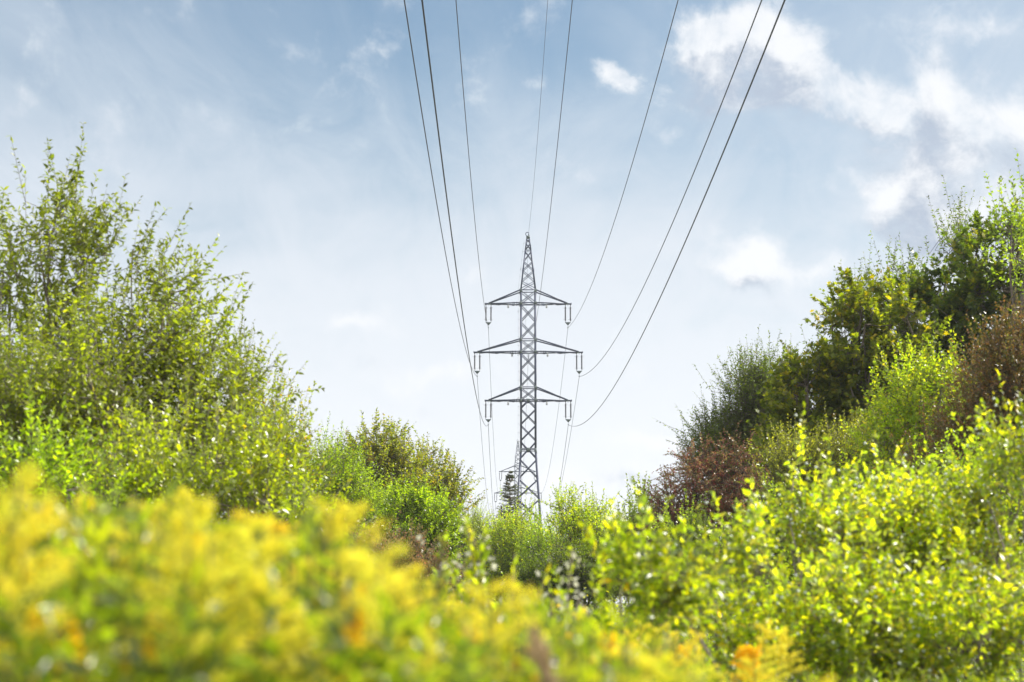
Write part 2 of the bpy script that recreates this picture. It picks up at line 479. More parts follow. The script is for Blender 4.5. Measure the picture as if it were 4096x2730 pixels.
        # circuit number plates hanging under the arm
        for s, digit in ((-1, '3'), (1, '2')):
            x = s * (1.93 if half < 5 else 1.88) - (0.05 if s < 0 else 0.12)
            if half > 5: x = -1.60 if s < 0 else 1.90
            y0 = -h * .62
            pg = Geo(); pg.box((x, y0, zl - .36), (.155, .012, .27)); pg.bar((x, y0, zl - .05), (x, y0, zl - .24), .025)
            pl = pg.make('number_plate', M_PLATE, arm)
            fr = Geo()
            for dx in (-1, 1): fr.box((x + dx*.072, y0 - .011, zl - .36), (.014, .008, .27))
            for dz in (-1, 1): fr.box((x, y0 - .011, zl - .36 + dz*.128), (.13, .008, .014))
            seg = {'3': 'abgcd', '2': 'abged'}[digit]
            cx, cz, a, b = x, zl - .36, .040, .085
            P = dict(a=((-a, b), (a, b)), b=((a, b), (a, 0)), g=((-a, 0), (a, 0)), c=((a, 0), (a, -b)), d=((-a, -b), (a, -b)), e=((-a, 0), (-a, -b)))
            for k in seg:
                (x0, z0), (x1, z1) = P[k]
                fr.bar((cx + x0, y0 - .012, cz + z0), (cx + x1, y0 - .012, cz + z1), .022, .008)
            fr.make('digit', M_INK, arm)
        # twin insulator strings with yoke and clamp
        for s in (-1, 1):
            for xo in (half - .10, half - .60):
                x = s * xo; top = zl - .06
                ins = Geo()
                ins.tube([(x, 0, top), (x, 0, top - .22)], [.06, .018], 6)
                pr = []
                z = -.22; ln = 1.42; nsh = 16
                for i in range(nsh):
                    z0 = z - ln * i / nsh; st = ln / nsh
                    R0 = .088 if 1 <= i < nsh - 1 else .07
                    pr += [(.040, z0), (R0, z0 - st * .45), (R0, z0 - st * .6), (.040, z0 - st * .75)]
                pr += [(.04, z - ln)]
                ins.lathe(pr[::-1], (x, 0, top), 10)
                ins.tube([(x, 0, top - .22 - ln), (x, 0, top - .22 - ln - .22)], [.025, .018], 6)
                io = ins.make('insulator', M_GLAZE, root)
                for zz, up in ((top - .38, 1), (top - .22 - ln + .12, -1)):
                    hn = Geo()
                    hn.bar((x - .22, 0, zz), (x + .17, 0, zz - .015), .02, .02)
                    hn.bar((x + .17, 0, zz - .015), (x + .03, 0, zz + up*.17), .013, .013)
                    hn.make('arcing_horn', M_GALV, io)
            xm = s * (half - .35); zy = zl - .06 - .22 - 1.42 - .20
            yk = Geo(); yk.prism([(xm - .27, zy + .06), (xm + .27, zy + .06), (xm + .27, zy + .01), (xm + .04, zy - .24), (xm - .04, zy - .24), (xm - .27, zy + .01)], -.02, .02)
            yk.make('yoke_plate', M_STEEL2, root)
            cl = Geo()
            cl.bar((xm - .03, 0, zy - .22), (xm - .03, 0, zy - .46), .018); cl.bar((xm + .03, 0, zy - .22), (xm + .03, 0, zy - .46), .018)
            cl.tube([(xm, -.28, zy - .50), (xm, -.1, zy - .485), (xm, .1, zy - .485), (xm, .28, zy - .50)], [.025, .06, .06, .025], 8)
            cl.make('wire_clamp', M_STEEL2, root)
            CLAMPS.append((xm, zy - .50))
    # short hanger in the middle of the middle arm for the communication cable
    g = Geo(); zl = arms[1][1]
    for dx in (-.03, .03): g.tube([(dx, 0, zl - .02), (0, 0, zl - .28)], .03, 6)
    g.lathe([(.0, -.75), (.025, -.7), (.05, -.35), (.02, -.28), (.02, -.1)], (0, 0, zl), 8)
    g.tube([(-.05, 0, zl - .12), (-.15, 0, zl - .3), (-.14, 0, zl - .55), (-.05, 0, zl - .66)], .008, 4)
    g.make('cable_hanger', M_STEEL2, root)
    CLAMPS.append((0, zl - .72)); CLAMPS.append((.03, zr + .0))
    return root

CLAMPS = []
pyl = make_pylon('lattice_pylon')
put(pyl, 'large grey steel lattice pylon with three crossarms standing in the middle', 'pylon', 'lattice pylons of the power line')
T1 = (1.60, D1); T2 = (1.34, 450.0)
pyl.location = (T1[0], T1[1], 0); pyl.rotation_euler = (0, 0, R(.13))

def copy_tree(o, parent=None):
    c = o.copy(); COL.objects.link(c); c.parent = parent
    for ch in o.children: copy_tree(ch, c)
    return c
p2 = copy_tree(pyl); p2.location = (T2[0], T2[1], 0.3)
p2['label'] = 'small distant lattice pylon seen behind the left leg of the large pylon'
CL = CLAMPS[:8]   # lower arm l/r, middle l/r, upper l/r, hanger, finial
# wires: (clamp index, slope at the clamp towards the camera, curvature, radius, label, name)
def wires():
    k0 = 4.949e-4
    spec = [(0, .1042, k0, .018, 'dark conductor hung from the left end of the lowest crossarm', 'power_line'),
            (1, .1058, k0, .018, 'dark conductor hung from the right end of the lowest crossarm, rightmost at the top', 'power_line'),
            (2, .1051, k0, .017, 'dark conductor hung from the left end of the middle crossarm, leftmost at the top', 'power_line'),
            (3, .1096, k0, .017, 'dark conductor hung from the right end of the middle crossarm', 'power_line'),
            (4, .1047, k0, .015, 'dark conductor hung from the left end of the uppermost crossarm', 'power_line'),
            (5, .1111, k0, .015, 'dark conductor hung from the right end of the uppermost crossarm', 'power_line'),
            (6, .0974, 4.49e-4, .0115, 'thin communication cable hung inside the pylon body under the middle crossarm', 'communication_cable'),
            (7, .1048, k0, .0095, 'thinnest wire, the earth wire running to the hook on top of the pylon', 'earth_wire')]
    for i, s, k, r, lab, nm in spec:
        xo, zc = CL[i]
        x1 = T1[0] + xo
        pts = []; rad = []
        for t in np.linspace(236, 0, 110):     # near span, over the camera's head
            pts.append((x1 + .002338 * t, D1 - t, zc - s * t + k * t * t)); rad.append(r)
        L = T2[1] - D1
        zb = zc + 0.3
        kk = k; s2 = kk * L - (zb - zc) / L
        for t in np.linspace(0, L, 110)[1:]:
            pts.append((x1 + (T2[0] - T1[0]) * t / L, D1 + t, zc - s2 * t + kk * t * t)); rad.append(r)
        for t in np.linspace(0, 125, 30)[1:]:
            pts.append((T2[0] + xo - .0011 * t, T2[1] + t, zb - .126 * t + kk * t * t)); rad.append(r)
        g = Geo(); g.tube(pts, np.array(rad) * 1.15, 6)
        o = g.make(nm, M_WIRE, None, smooth=True)
        put(o, lab, 'power line' if nm == 'power_line' else 'cable', 'wires carried by the pylons')
wires()
# ------------------------------------------------------------------ vegetation
def unit(a): return a / (np.linalg.norm(a, axis=-1, keepdims=True) + 1e-9)

def leaf_geo(P, D, N, L, Wd, rnd, kind='kite', rng=None):
    """leaf blades: points, directions, normals, lengths, widths -> vertices, triangles, per-vertex number"""
    n = len(P); N = unit(N - D * (N * D).sum(-1, keepdims=True)); Sd = np.cross(D, N)
    L = L[:, None]; Wd = Wd[:, None]
    if kind == 'kite':
        V = np.stack([P, P + D*L*.42 + Sd*Wd*.5 + N*Wd*.14, P + D*L - N*L*.10, P + D*L*.42 - Sd*Wd*.5 + N*Wd*.14], 1)
        T = np.array([(0, 1, 2), (0, 2, 3)])
    elif kind == 'leaf':
        V = np.stack([P, P + D*L*.28 + Sd*Wd*.46 + N*Wd*.12, P + D*L*.62 + Sd*Wd*.40 + N*Wd*.06, P + D*L - N*L*.16,
                      P + D*L*.62 - Sd*Wd*.40 + N*Wd*.06, P + D*L*.28 - Sd*Wd*.46 + N*Wd*.12, P + D*L*.5 - N*L*.02], 1)
        T = np.array([(0, 1, 6), (1, 2, 6), (2, 3, 6), (3, 4, 6), (4, 5, 6), (5, 0, 6)])
    elif kind == 'maple':
        pts = [(0, 0), (.18, .48), (.34, .24), (.58, .52), (.60, .18), (1, 0), (.60, -.18), (.58, -.52), (.34, -.24), (.18, -.48)]
        V = np.stack([P + D*L*a + Sd*L*b + N*L*(.08*abs(b) - .12*a*a) for a, b in pts] + [P + D*L*.4], 1)
        T = np.array([(i, (i+1) % 10, 10) for i in range(10)])
    k = V.shape[1]
    F = (T[None] + (np.arange(n) * k)[:, None, None]).reshape(-1, 3)
    return V.reshape(-1, 3), F, np.repeat(rnd, k)

def sticks(A, B, ra, rb, k=3):
    """many thin tapered prisms from A to B"""
    n = len(A); T = unit(B - A)
    ref = np.where(np.abs(T[:, 2:3]) > .8, np.array([[1., 0, 0]]), np.array([[0, 0, 1.]]))
    a = unit(np.cross(T, ref)); b = np.cross(T, a)
    th = np.arange(k) * 2 * math.pi / k
    ring = a[:, None] * np.cos(th)[None, :, None] + b[:, None] * np.sin(th)[None, :, None]
    ra = np.broadcast_to(ra, n)[:, None, None]; rb = np.broadcast_to(rb, n)[:, None, None]
    V = np.concatenate([A[:, None] + ring * ra, B[:, None] + ring * rb], 1)
    T4 = np.array([(j, (j+1) % k, k + (j+1) % k, k + j) for j in range(k)])
    F = (T4[None] + (np.arange(n) * 2 * k)[:, None, None]).reshape(-1, 4)
    return V.reshape(-1, 3), F

class Acc:
    """collects vertex and face arrays"""
    def __init__(s): s.V = []; s.F = {3: [], 4: []}; s.R = []; s.n = 0
    def add(s, V, F, r=None):
        if not len(V): return
        s.V.append(V); s.F[F.shape[1]].append(F + s.n); s.n += len(V)
        s.R.append(r if r is not None else np.zeros(len(V)))
    def make(s, name, mat, parent=None, smooth=False, rnd=True):
        Fs = [np.concatenate(f) for f in s.F.values() if f]
        return link_mesh(name, np.concatenate(s.V), Fs, mat, parent, np.concatenate(s.R) if rnd else None, smooth)

def bez(a, b, c, n):
    t = np.linspace(0, 1, n)[:, None]
    return (1-t)**2 * a + 2*(1-t)*t * b + t*t * c

def shoot_leaves(rng, B, D, Ln, nl, L, W, ang=55, droop=.3, upc=.15, jit=.35, kind='kite', updir=.8, start=.12, bias=0.0, spread=.25, taper=.35):
    """leaves set alternately along shoots; returns leaf geometry and the shoot sticks"""
    ns = len(B)
    t = (np.linspace(start, 1, nl)[None] + rng.uniform(-.04, .04, (ns, nl)))
    up = np.array([0, 0, 1.])
    P = B[:, None] + D[:, None] * Ln[:, None, None] * t[..., None] + up * (upc * Ln[:, None] * t * t)[..., None]
    tang = unit(D[:, None] + up * (2 * upc * t)[..., None])
    r0 = rng.normal(size=(ns, 1, 3)); a = unit(np.cross(tang, r0)); b = np.cross(tang, a)
    az = np.arange(nl)[None] * R(137.5) + rng.uniform(0, 6.28, (ns, 1)) + rng.normal(0, .3, (ns, nl))
    perp = a * np.cos(az)[..., None] + b * np.sin(az)[..., None]
    an = R(ang) * rng.uniform(.6, 1.3, (ns, nl))[..., None] * (1 - .45 * t[..., None])
    Dl = tang * np.cos(an) + perp * np.sin(an)
    Dl = unit(Dl + up * (-droop * rng.uniform(.2, 1.6, (ns, nl)))[..., None] + rng.normal(0, jit * .4, (ns, nl, 3)))
    Nl = unit(up * updir + rng.normal(0, jit + .25, (ns, nl, 3)) + perp * .15)
    sz = rng.uniform(.65, 1.2, (ns, nl)) * (1 - taper * np.clip(t - .5, 0, 1))
    rn = np.clip(rng.uniform(0, 1, (ns, nl)) * (1 - spread) + rng.uniform(0, 1, (ns, 1)) * spread + bias, 0, 1)
    V, Fc, r = leaf_geo(P.reshape(-1, 3), Dl.reshape(-1, 3), Nl.reshape(-1, 3), (L * sz).ravel(), (W * sz).ravel(), rn.ravel(), kind)
    m = B + D * Ln[:, None] * .55 + up * (upc * Ln * .3)[:, None]
    e = B + D * Ln[:, None] + up * (upc * Ln)[:, None]
    return (V, Fc, r), (B, m, e)

def plant(name, label, cat, group, d, base, ells, mat, bark, seed, leaf=.06, wid=.45, cover=3.0, shoot=.5, nl=14, kind='kite',
          limbs=16, stems=3, up=.5, out=.55, droop=.3, upc=.15, surf=2.3, lead=20, lead_len=1.6, trunk_r=.06, ang=55, updir=.8,
          depth=.8, berries_glints=None, parts=('trunk', 'crown'), gust=0.0, twig_r=.006, spread=.25, jit=.45, rand=.35, per=9, fan=.32):
    """a tree or shrub. ells: (column, row, half width, half height) of crown lobes as they stand at distance d (m)"""
    rng = np.random.default_rng(seed)
    mpp = d / F
    E = []
    for e in ells:
        dd = d + (e[4] if len(e) > 4 else 0)
        x, y, z = at(e[0], e[1], dd)
        rx, rz = e[2] * dd / F, e[3] * dd / F
        cut = shoot * (.40 + .35 * up)
        rx2 = max(rx * .5, rx - shoot * .45 * out - shoot * .15); rz2 = max(rz * .5, rz - cut * .55); z -= min(cut * .5, rz * .4)
        E.append((np.array((x, y, z)), np.array((rx2, depth * min(rx, rz * 1.3) if rx > rz else depth * (rx + rz) / 2, rz2))))
    bx = at(base, 2400, d)[0]; bz = float(gz(bx, d)) - .05
    root = empty(name, (bx, d, bz)); O = np.array((bx, d, bz))
    put(root, label, cat, group)
    area = sum(math.pi * r[0] * r[2] for _, r in E)
    leaf = leaf * .93; nl = int(nl * 1.35)
    nleaf = 3.2 * cover * area / (leaf * leaf * wid * .5 * (2.2 if kind == 'maple' else 1) * .55)
    ns = max(12, int(nleaf / nl)); twig_r = twig_r * .62
    wts = np.array([(r[0] * r[2]) for _, r in E]); wts /= wts.sum()
    ci = rng.choice(len(E), ns, p=wts)
    C = np.array([c for c, _ in E])[ci]; Rr = np.array([r for _, r in E])[ci]
    # boughs: shoots fan out from bough ends spread through the crown
    ncl = max(5, ns // per)
    cc = rng.choice(len(E), ncl, p=wts); CC = np.array([c for c, _ in E])[cc]; CR = np.array([r for _, r in E])[cc]
    cdir = unit(rng.normal(size=(ncl, 3))); rad = rng.uniform(0, 1, ncl) ** (1 / surf)
    lump = 1 + .12 * np.sin(cdir[:, 0] * 5 + cc) * np.cos(cdir[:, 2] * 6 + seed)
    CQ = CC + cdir * CR * (rad * lump)[:, None]
    which = rng.integers(0, ncl, ns)
    dirs = unit(cdir[which] * 1.0 + rng.normal(0, .45, (ns, 3)))
    Q = CQ[which] + rng.normal(0, shoot * fan, (ns, 3)) + dirs * shoot * .1
    C, Rr = CC[which], CR[which]
    keep = Q[:, 2] > bz + .15
    Q, C, Rr, dirs = Q[keep], C[keep], Rr[keep], dirs[keep]; ns = len(Q)
    UP = np.array([0, 0, 1.])
    D = unit(UP * up + dirs * out + rng.normal(0, rand, (ns, 3)) + np.array((gust, 0, 0)))
    Ln = shoot * rng.uniform(.55, 1.35, ns)
    # long leading shoots that break the outline
    if lead:
        cj = rng.choice(len(E), lead, p=wts)
        dj = unit(rng.normal(size=(lead, 3)) * (1, .6, .5) + (0, 0, .9))
        Cj = np.array([c for c, _ in E])[cj]; Rj = np.array([r for _, r in E])[cj]
        Qj = Cj + dj * Rj * .93
        Q = np.concatenate([Q, Qj]); D = np.concatenate([D, unit(UP * (up + .3) + dj * .45 * out + rng.normal(0, .16, (lead, 3)))])
        Ln = np.concatenate([Ln, shoot * lead_len * rng.uniform(.6, 1.25, lead)])
        ns += lead
    # stems and limbs
    trunk = Geo(); LP = []
    cm = np.average(np.array([c for c, _ in E]), axis=0, weights=wts)
    top = max(c[2] + r[2] * .75 for c, r in E)
    stem_paths = []
    for i in range(stems):
        j = i % len(E)
        c, r = E[j]
        tgt = c + rng.normal(0, .25, 3) * r + np.array((0, 0, r[2] * .35)) if stems > 1 else cm + np.array((0, 0, (top - cm[2]) * .6))
        b0 = O + np.array((rng.normal(0, .12 + .05 * stems), rng.normal(0, .12 + .05 * stems), 0)) * (1 if stems > 1 else .1)
        mid = b0 * .55 + tgt * .45; mid[2] = b0[2] + (tgt[2] - b0[2]) * .58
        p = bez(b0, mid, tgt, 9); p[1:-1] += rng.normal(0, .03 * np.linalg.norm(tgt - b0) / 4, (7, 3))
        trunk.tube(p - O, np.linspace(trunk_r, trunk_r * .28, 9), 7); stem_paths.append(p); LP.append(p)
    for i in range(limbs):
        c, r = E[rng.choice(len(E), p=wts)]
        dv = unit(rng.normal(size=3) * (1, 1, .8) + (0, 0, .35)); tgt = c + dv * r * rng.uniform(.55, .9)
        best = min(stem_paths, key=lambda p: np.linalg.norm(p - tgt, axis=1).min())
        k = int(np.clip(np.argmin(np.linalg.norm(best - tgt, axis=1)) - rng.integers(1, 4), 1, 7)); s0 = best[k]
        if tgt[2] < s0[2] and k > 1: s0 = best[k - 1]
        mid = s0 * .5 + tgt * .5 + np.array((0, 0, -.10 * np.linalg.norm(tgt - s0)))
        p = bez(s0, mid, tgt, 7); p[1:-1] += rng.normal(0, .02 * np.linalg.norm(tgt - s0), (5, 3))
        r0 = trunk_r * .42 * rng.uniform(.7, 1.1)
        trunk.tube(p - O, np.linspace(r0, r0 * .3, 7), 5, caps=False); LP.append(p)
    acc = Acc()
    Vt = np.concatenate(trunk.V)
    acc.V.append(Vt); acc.n = len(Vt); acc.R.append(np.zeros(len(Vt)))
    if trunk.F3: acc.F[3].append(np.array(trunk.F3))
    acc.F[4].append(np.array(trunk.F4))
    LPa = np.concatenate([bez(p[0], p[len(p)//2], p[-1], 2) if 0 else p for p in LP])
    # side boughs: every shoot hangs on the nearest bough node, boughs on limbs
    nb = max(6, ns // 7)
    sel = rng.choice(ns, nb, replace=False)
    Bn = Q[sel] - D[sel] * Ln[sel][:, None] * .1
    def near(X, Y):
        out_ = np.empty(len(X), int)
        for s in range(0, len(X), 400):
            dd = ((X[s:s+400, None] - Y[None]) ** 2).sum(-1); out_[s:s+400] = dd.argmin(1)
        return out_
    ia = near(Bn, LPa)
    mb = (LPa[ia] + Bn) / 2 - UP * .06 * np.linalg.norm(Bn - LPa[ia], axis=1, keepdims=True)
    for A, B, r1, r2 in ((LPa[ia], mb, 2.2, 1.7), (mb, Bn, 1.7, 1.2)):
        V, Fc = sticks(A - O, B - O, twig_r * r1, twig_r * r2, 4); acc.add(V, Fc)
    ib = near(Q, Bn)
    V, Fc = sticks(Bn[ib] - O, Q - O, twig_r * 1.1, twig_r * .9); acc.add(V, Fc)
    crown = Acc(); n0 = ns - lead; bs, es = [], []
    for sl, cnt in ((slice(0, n0), nl), (slice(n0, ns), int(nl * lead_len * 1.7))):
        if sl.start == sl.stop: continue
        (V, Fc, r), (b, m_, e_) = shoot_leaves(rng, Q[sl] - O, D[sl], Ln[sl], cnt, leaf, leaf * wid, ang, droop, upc, jit, kind, updir, spread=spread, start=.12 if cnt == nl else .02)
        crown.add(V, Fc, r); bs.append(b); es.append(e_)
        for A, B, r1, r2 in ((b, m_, .9, .6), (m_, e_, .6, .3)):
            Vs, Fs_ = sticks(A, B, twig_r * r1, twig_r * r2); acc.add(Vs, Fs_)
    b = np.concatenate(bs); e_ = np.concatenate(es)
    acc.make(parts[0], bark, root, rnd=False)
    crown.make(parts[1], mat, root)
    if berries_glints:
        bm, nb_, br = berries_glints
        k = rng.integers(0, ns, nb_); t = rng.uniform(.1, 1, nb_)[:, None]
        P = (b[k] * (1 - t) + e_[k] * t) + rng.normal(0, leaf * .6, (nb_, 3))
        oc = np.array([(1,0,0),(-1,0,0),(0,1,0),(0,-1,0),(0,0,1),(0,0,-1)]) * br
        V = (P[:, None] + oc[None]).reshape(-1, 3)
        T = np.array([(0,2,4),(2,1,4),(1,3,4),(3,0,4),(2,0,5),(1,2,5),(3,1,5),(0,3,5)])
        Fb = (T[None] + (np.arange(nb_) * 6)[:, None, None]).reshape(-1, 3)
        o = link_mesh('berries_glints', V, [Fb], bm, root, smooth=True); o['kind'] = 'stuff'  # real fruit on the hawthorns, added glint dots on the dogwoods
    return root

YG = lambda k=1.0: [(0.0, (.070*k, .100*k, .012)), (.5, (.105*k, .150*k, .016)), (.85, (.150*k, .190*k, .018)), (1.0, (.22*k, .20*k, .02))]
M_WIL = leaf_mat('willow_leaf', [(0, (.045, .070, .018)), (.5, (.080, .115, .022)), (.93, (.13, .165, .024)), (.99, (.15, .15, .02)), (1, (.45, .16, .02))], .38, rough=.42, spec=.5, clump=.4)
M_WIL2 = leaf_mat('rusty_leaf', [(0, (.060, .090, .016)), (.55, (.09, .13, .020)), (.85, (.13, .13, .02)), (.96, (.19, .08, .02)), (1, (.36, .12, .02))], .42)
M_BRI = leaf_mat('bright_leaf', YG(1.0), .42, rough=.38, spec=1.4)
M_OLI = leaf_mat('olive_rust_leaf', [(0, (.060, .090, .022)), (.5, (.090, .120, .030)), (.85, (.12, .12, .035)), (1, (.17, .10, .035))], .42)
M_FRE = leaf_mat('fresh_leaf', [(0, (.055, .095, .014)), (.6, (.090, .150, .020)), (1, (.15, .20, .025))], .45)
M_YEL = leaf_mat('yellowing_leaf', [(0, (.075, .125, .018)), (.5, (.115, .175, .022)), (.85, (.17, .20, .022)), (1, (.32, .28, .025))], .48)
M_SIL = leaf_mat('silver_leaf', [(0, (.070, .11, .035)), (.6, (.11, .165, .045)), (1, (.18, .23, .07))], .42, rough=.28, spec=1.0)
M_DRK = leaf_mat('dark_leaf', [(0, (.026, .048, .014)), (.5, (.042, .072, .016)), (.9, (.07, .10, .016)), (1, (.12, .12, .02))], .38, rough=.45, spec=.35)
M_MAP = leaf_mat('maple_leaf', [(0, (.022, .042, .013)), (.5, (.038, .066, .014)), (.82, (.080, .108, .014)), (1, (.16, .14, .02))], .40, rough=.45, spec=.35, clump=.3)
M_MAP2 = leaf_mat('warm_maple_leaf', [(0, (.034, .056, .013)), (.5, (.062, .090, .015)), (.8, (.115, .135, .016)), (1, (.20, .16, .02))], .42, rough=.45, spec=.35, clump=.35)
M_HAWL = leaf_mat('hawthorn_leaf', [(0, (.075, .110, .042)), (.45, (.115, .115, .060)), (.8, (.145, .095, .068)), (1, (.17, .080, .066))], .30, tcol=(.42, .40, .2), spec=.5)
M_BRO = leaf_mat('reddish_brown_leaf', [(0, (.055, .090, .024)), (.4, (.085, .085, .030)), (.7, (.115, .075, .036)), (.85, (.135, .085, .034)), (1, (.20, .18, .03))], .33, tcol=(.36, .36, .15))
M_PAL = leaf_mat('pale_leaf', [(0, (.060, .082, .024)), (.6, (.098, .125, .035)), (1, (.18, .19, .05))], .4, spec=.5)
M_DOG = leaf_mat('dogwood_leaf', [(0, (.055, .095, .025)), (.4, (.095, .145, .024)), (.72, (.168, .210, .018)), (.96, (.25, .245, .020)), (1, (.42, .24, .05))], .47, rough=.38, spec=1.1, clump=.6, cscale=2.2)  # strong clump tone puts deeper shade into the leaf colour
M_HRB = leaf_mat('herb_leaf', [(0, (.036, .062, .018)), (.5, (.068, .105, .022)), (.85, (.13, .16, .022)), (1, (.30, .24, .03))], .46)
M_GOLD = leaf_mat('goldenrod_floret', [(0, (.37, .49, .05)), (.4, (.47, .55, .055)), (.8, (.52, .53, .045)), (1, (.54, .46, .03))], .42, tcol=(.165, .170, .12), rough=.7, spec=.2, clump=.15)
M_ORG = leaf_mat('orange_floret', [(0, (.50, .50, .03)), (.5, (.54, .48, .025)), (1, (.56, .43, .02))], .35, tcol=(.16, .165, .02), rough=.7, spec=.2, clump=.1)
M_SEED = leaf_mat('pale_fluff', [(0, (.25, .30, .25)), (1, (.38, .48, .40))], .4, tcol=(.17, .17, .16), rough=.8, spec=.1)
M_NEED = leaf_mat('spruce_needle', [(0, (.020, .034, .014)), (1, (.045, .065, .022))], .15, rough=.5, spec=.3)
#PLANTS
WL = 'trees and shrubs along the left edge'
WR = 'trees and shrubs along the right edge'
WM = 'shrubs in the middle below the pylon'
TREE, SHRUB = 'tree', 'shrub'
SP = ('stems', 'foliage')
# --- left
plant('willow_tree', 'tallest tree at the left edge, feathery airy crown with drooping leaf tips', TREE, WL, 18.5, 130,
      [(30, 1055, 80, 330), (190, 1015, 90, 340), (345, 1095, 90, 330), (110, 1345, 220, 300), (330, 1395, 170, 280)], M_WIL, M_BARK, 11,
      leaf=.074, wid=.42, cover=.72, shoot=.5, nl=15, kind='leaf', limbs=30, stems=6, up=.6, out=.45, droop=.6, upc=.05, lead=20, lead_len=1.2, trunk_r=.028, per=12, fan=.3)
plant('willow_bush', 'dense lower willow in front of the tallest left tree', TREE, WL, 17, 250,
      [(100, 1680, 260, 340), (410, 1540, 190, 330), (280, 1790, 300, 280)], M_WIL, M_BARK, 19,
      leaf=.068, wid=.42, cover=1.25, shoot=.5, nl=15, kind='leaf', limbs=26, stems=5, up=.5, out=.6, droop=.5, lead=12, lead_len=1.2, trunk_r=.035)
plant('willow_tree', 'green tree with long branches slanting up to the right, beside the tallest left tree', TREE, WL, 19, 400,
      [(545, 1295, 130, 330), (675, 1275, 80, 330), (785, 1405, 110, 230), (515, 1695, 260, 320), (815, 1635, 210, 290)], M_WIL, M_BARK, 12,
      leaf=.070, wid=.44, cover=1.15, shoot=.5, nl=14, kind='leaf', limbs=34, stems=5, up=.45, out=.65, droop=.5, upc=.0, lead=14, lead_len=1.3, trunk_r=.038, gust=.25)
plant('pear_tree', 'tree with rust and orange tinted leaves at the lower right of the left trees', TREE, WL, 27, 1180,
      [(1070, 1860, 180, 260), (1190, 1990, 120, 190), (960, 1700, 110, 200)], M_WIL2, M_BARK, 13,
      leaf=.066, wid=.5, cover=1.5, shoot=.5, nl=13, limbs=24, stems=3, up=.7, out=.5, droop=.35, lead=30, trunk_r=.05)
plant('thin_sapling', 'thin sapling poking up above the left shrubs with sparse leaves', TREE, WL, 24, 920,
      [(925, 1420, 34, 170), (960, 1480, 60, 110)], M_WIL, M_BARK, 14,
      leaf=.055, wid=.5, cover=.7, shoot=.4, nl=10, limbs=5, stems=1, up=1.1, out=.3, droop=.3, lead=5, trunk_r=.02)
plant('glossy_shrub', 'bright yellow-green shrub with glinting leaves in front of the left trees', SHRUB, WL, 15, 780,
      [(760, 2010, 260, 210), (1010, 1990, 200, 220), (560, 2020, 200, 220), (1130, 2080, 130, 170)], M_BRI, M_BARK, 15,
      leaf=.060, wid=.55, cover=1.7, shoot=.45, nl=13, kind='leaf', limbs=24, stems=5, up=.6, out=.5, lead=26, trunk_r=.03, parts=SP)
plant('dark_shrub', 'shadowy dark green shrub low at the left edge under the tall tree', SHRUB, WL, 14, 200,
      [(160, 2030, 280, 220), (420, 2080, 180, 200), (20, 1900, 120, 160)], M_FRE, M_BARKD, 16,
      leaf=.06, wid=.55, cover=1.5, shoot=.4, nl=12, kind='leaf', limbs=16, stems=5, lead=16, trunk_r=.03, parts=SP)
plant('distant_tree', 'small light green tree between the left trees and the olive tree', TREE, WL, 42, 1330,
      [(1310, 1930, 110, 200), (1390, 2000, 110, 180)], M_FRE, M_BARK, 17,
      leaf=.06, wid=.5, cover=1.6, shoot=.45, nl=12, limbs=14, stems=2, lead=16, trunk_r=.04)
# --- middle left
plant('olive_tree', 'olive and rust coloured tree with airy crown left of the pylon', TREE, WM, 58, 1520,
      [(1500, 1850, 140, 160), (1400, 1940, 110, 170), (1600, 1930, 140, 170), (1480, 2050, 170, 180)], M_OLI, M_BARKD, 21,
      leaf=.115, wid=.5, cover=1.3, shoot=.5, nl=14, limbs=34, stems=3, up=.4, out=.6, droop=.5, lead=24, lead_len=1.2, trunk_r=.06, twig_r=.011)
plant('olive_tree', 'second rust tinted tree, its right side thinning out towards the pylon', TREE, WM, 60, 1720,
      [(1715, 1930, 110, 140), (1790, 2010, 90, 140), (1680, 2060, 130, 150)], M_OLI, M_BARKD, 22,
      leaf=.11, wid=.5, cover=1.0, shoot=.5, nl=13, limbs=26, stems=3, up=.4, out=.65, droop=.5, lead=18, lead_len=1.3, trunk_r=.06, twig_r=.010)
plant('sallow_bush', 'dense fresh green bush in front of the olive trees left of the pylon', SHRUB, WM, 50, 1600,
      [(1600, 2120, 130, 190), (1730, 2120, 110, 150), (1500, 2180, 90, 160), (1640, 2260, 200, 130)], M_FRE, M_BARKD, 23,
      leaf=.09, wid=.55, cover=2.0, shoot=.4, nl=14, limbs=18, stems=5, up=.4, out=.6, lead=14, trunk_r=.05, parts=SP, twig_r=.008)
plant('grey_willow', 'hazy grey-green bush far away, low beside the left foot of the pylon', SHRUB, WM, 105, 1890,
      [(1880, 2140, 80, 90), (1800, 2160, 90, 90), (1960, 2170, 70, 80)], M_SIL, M_BARKD, 24,
      leaf=.095, wid=.4, cover=1.7, shoot=.8, nl=12, limbs=10, stems=4, lead=22, trunk_r=.06, parts=SP, twig_r=.012)
plant('bramble_thicket', 'dark brownish thicket in the shade under the fresh green bush', SHRUB, WM, 33, 1530,
      [(1480, 2230, 110, 90), (1610, 2260, 130, 90), (1720, 2330, 130, 80)], M_HAWL, M_BARKD, 25,
      leaf=.05, wid=.6, cover=1.5, shoot=.4, nl=11, limbs=10, stems=4, lead=12, trunk_r=.02, parts=SP)
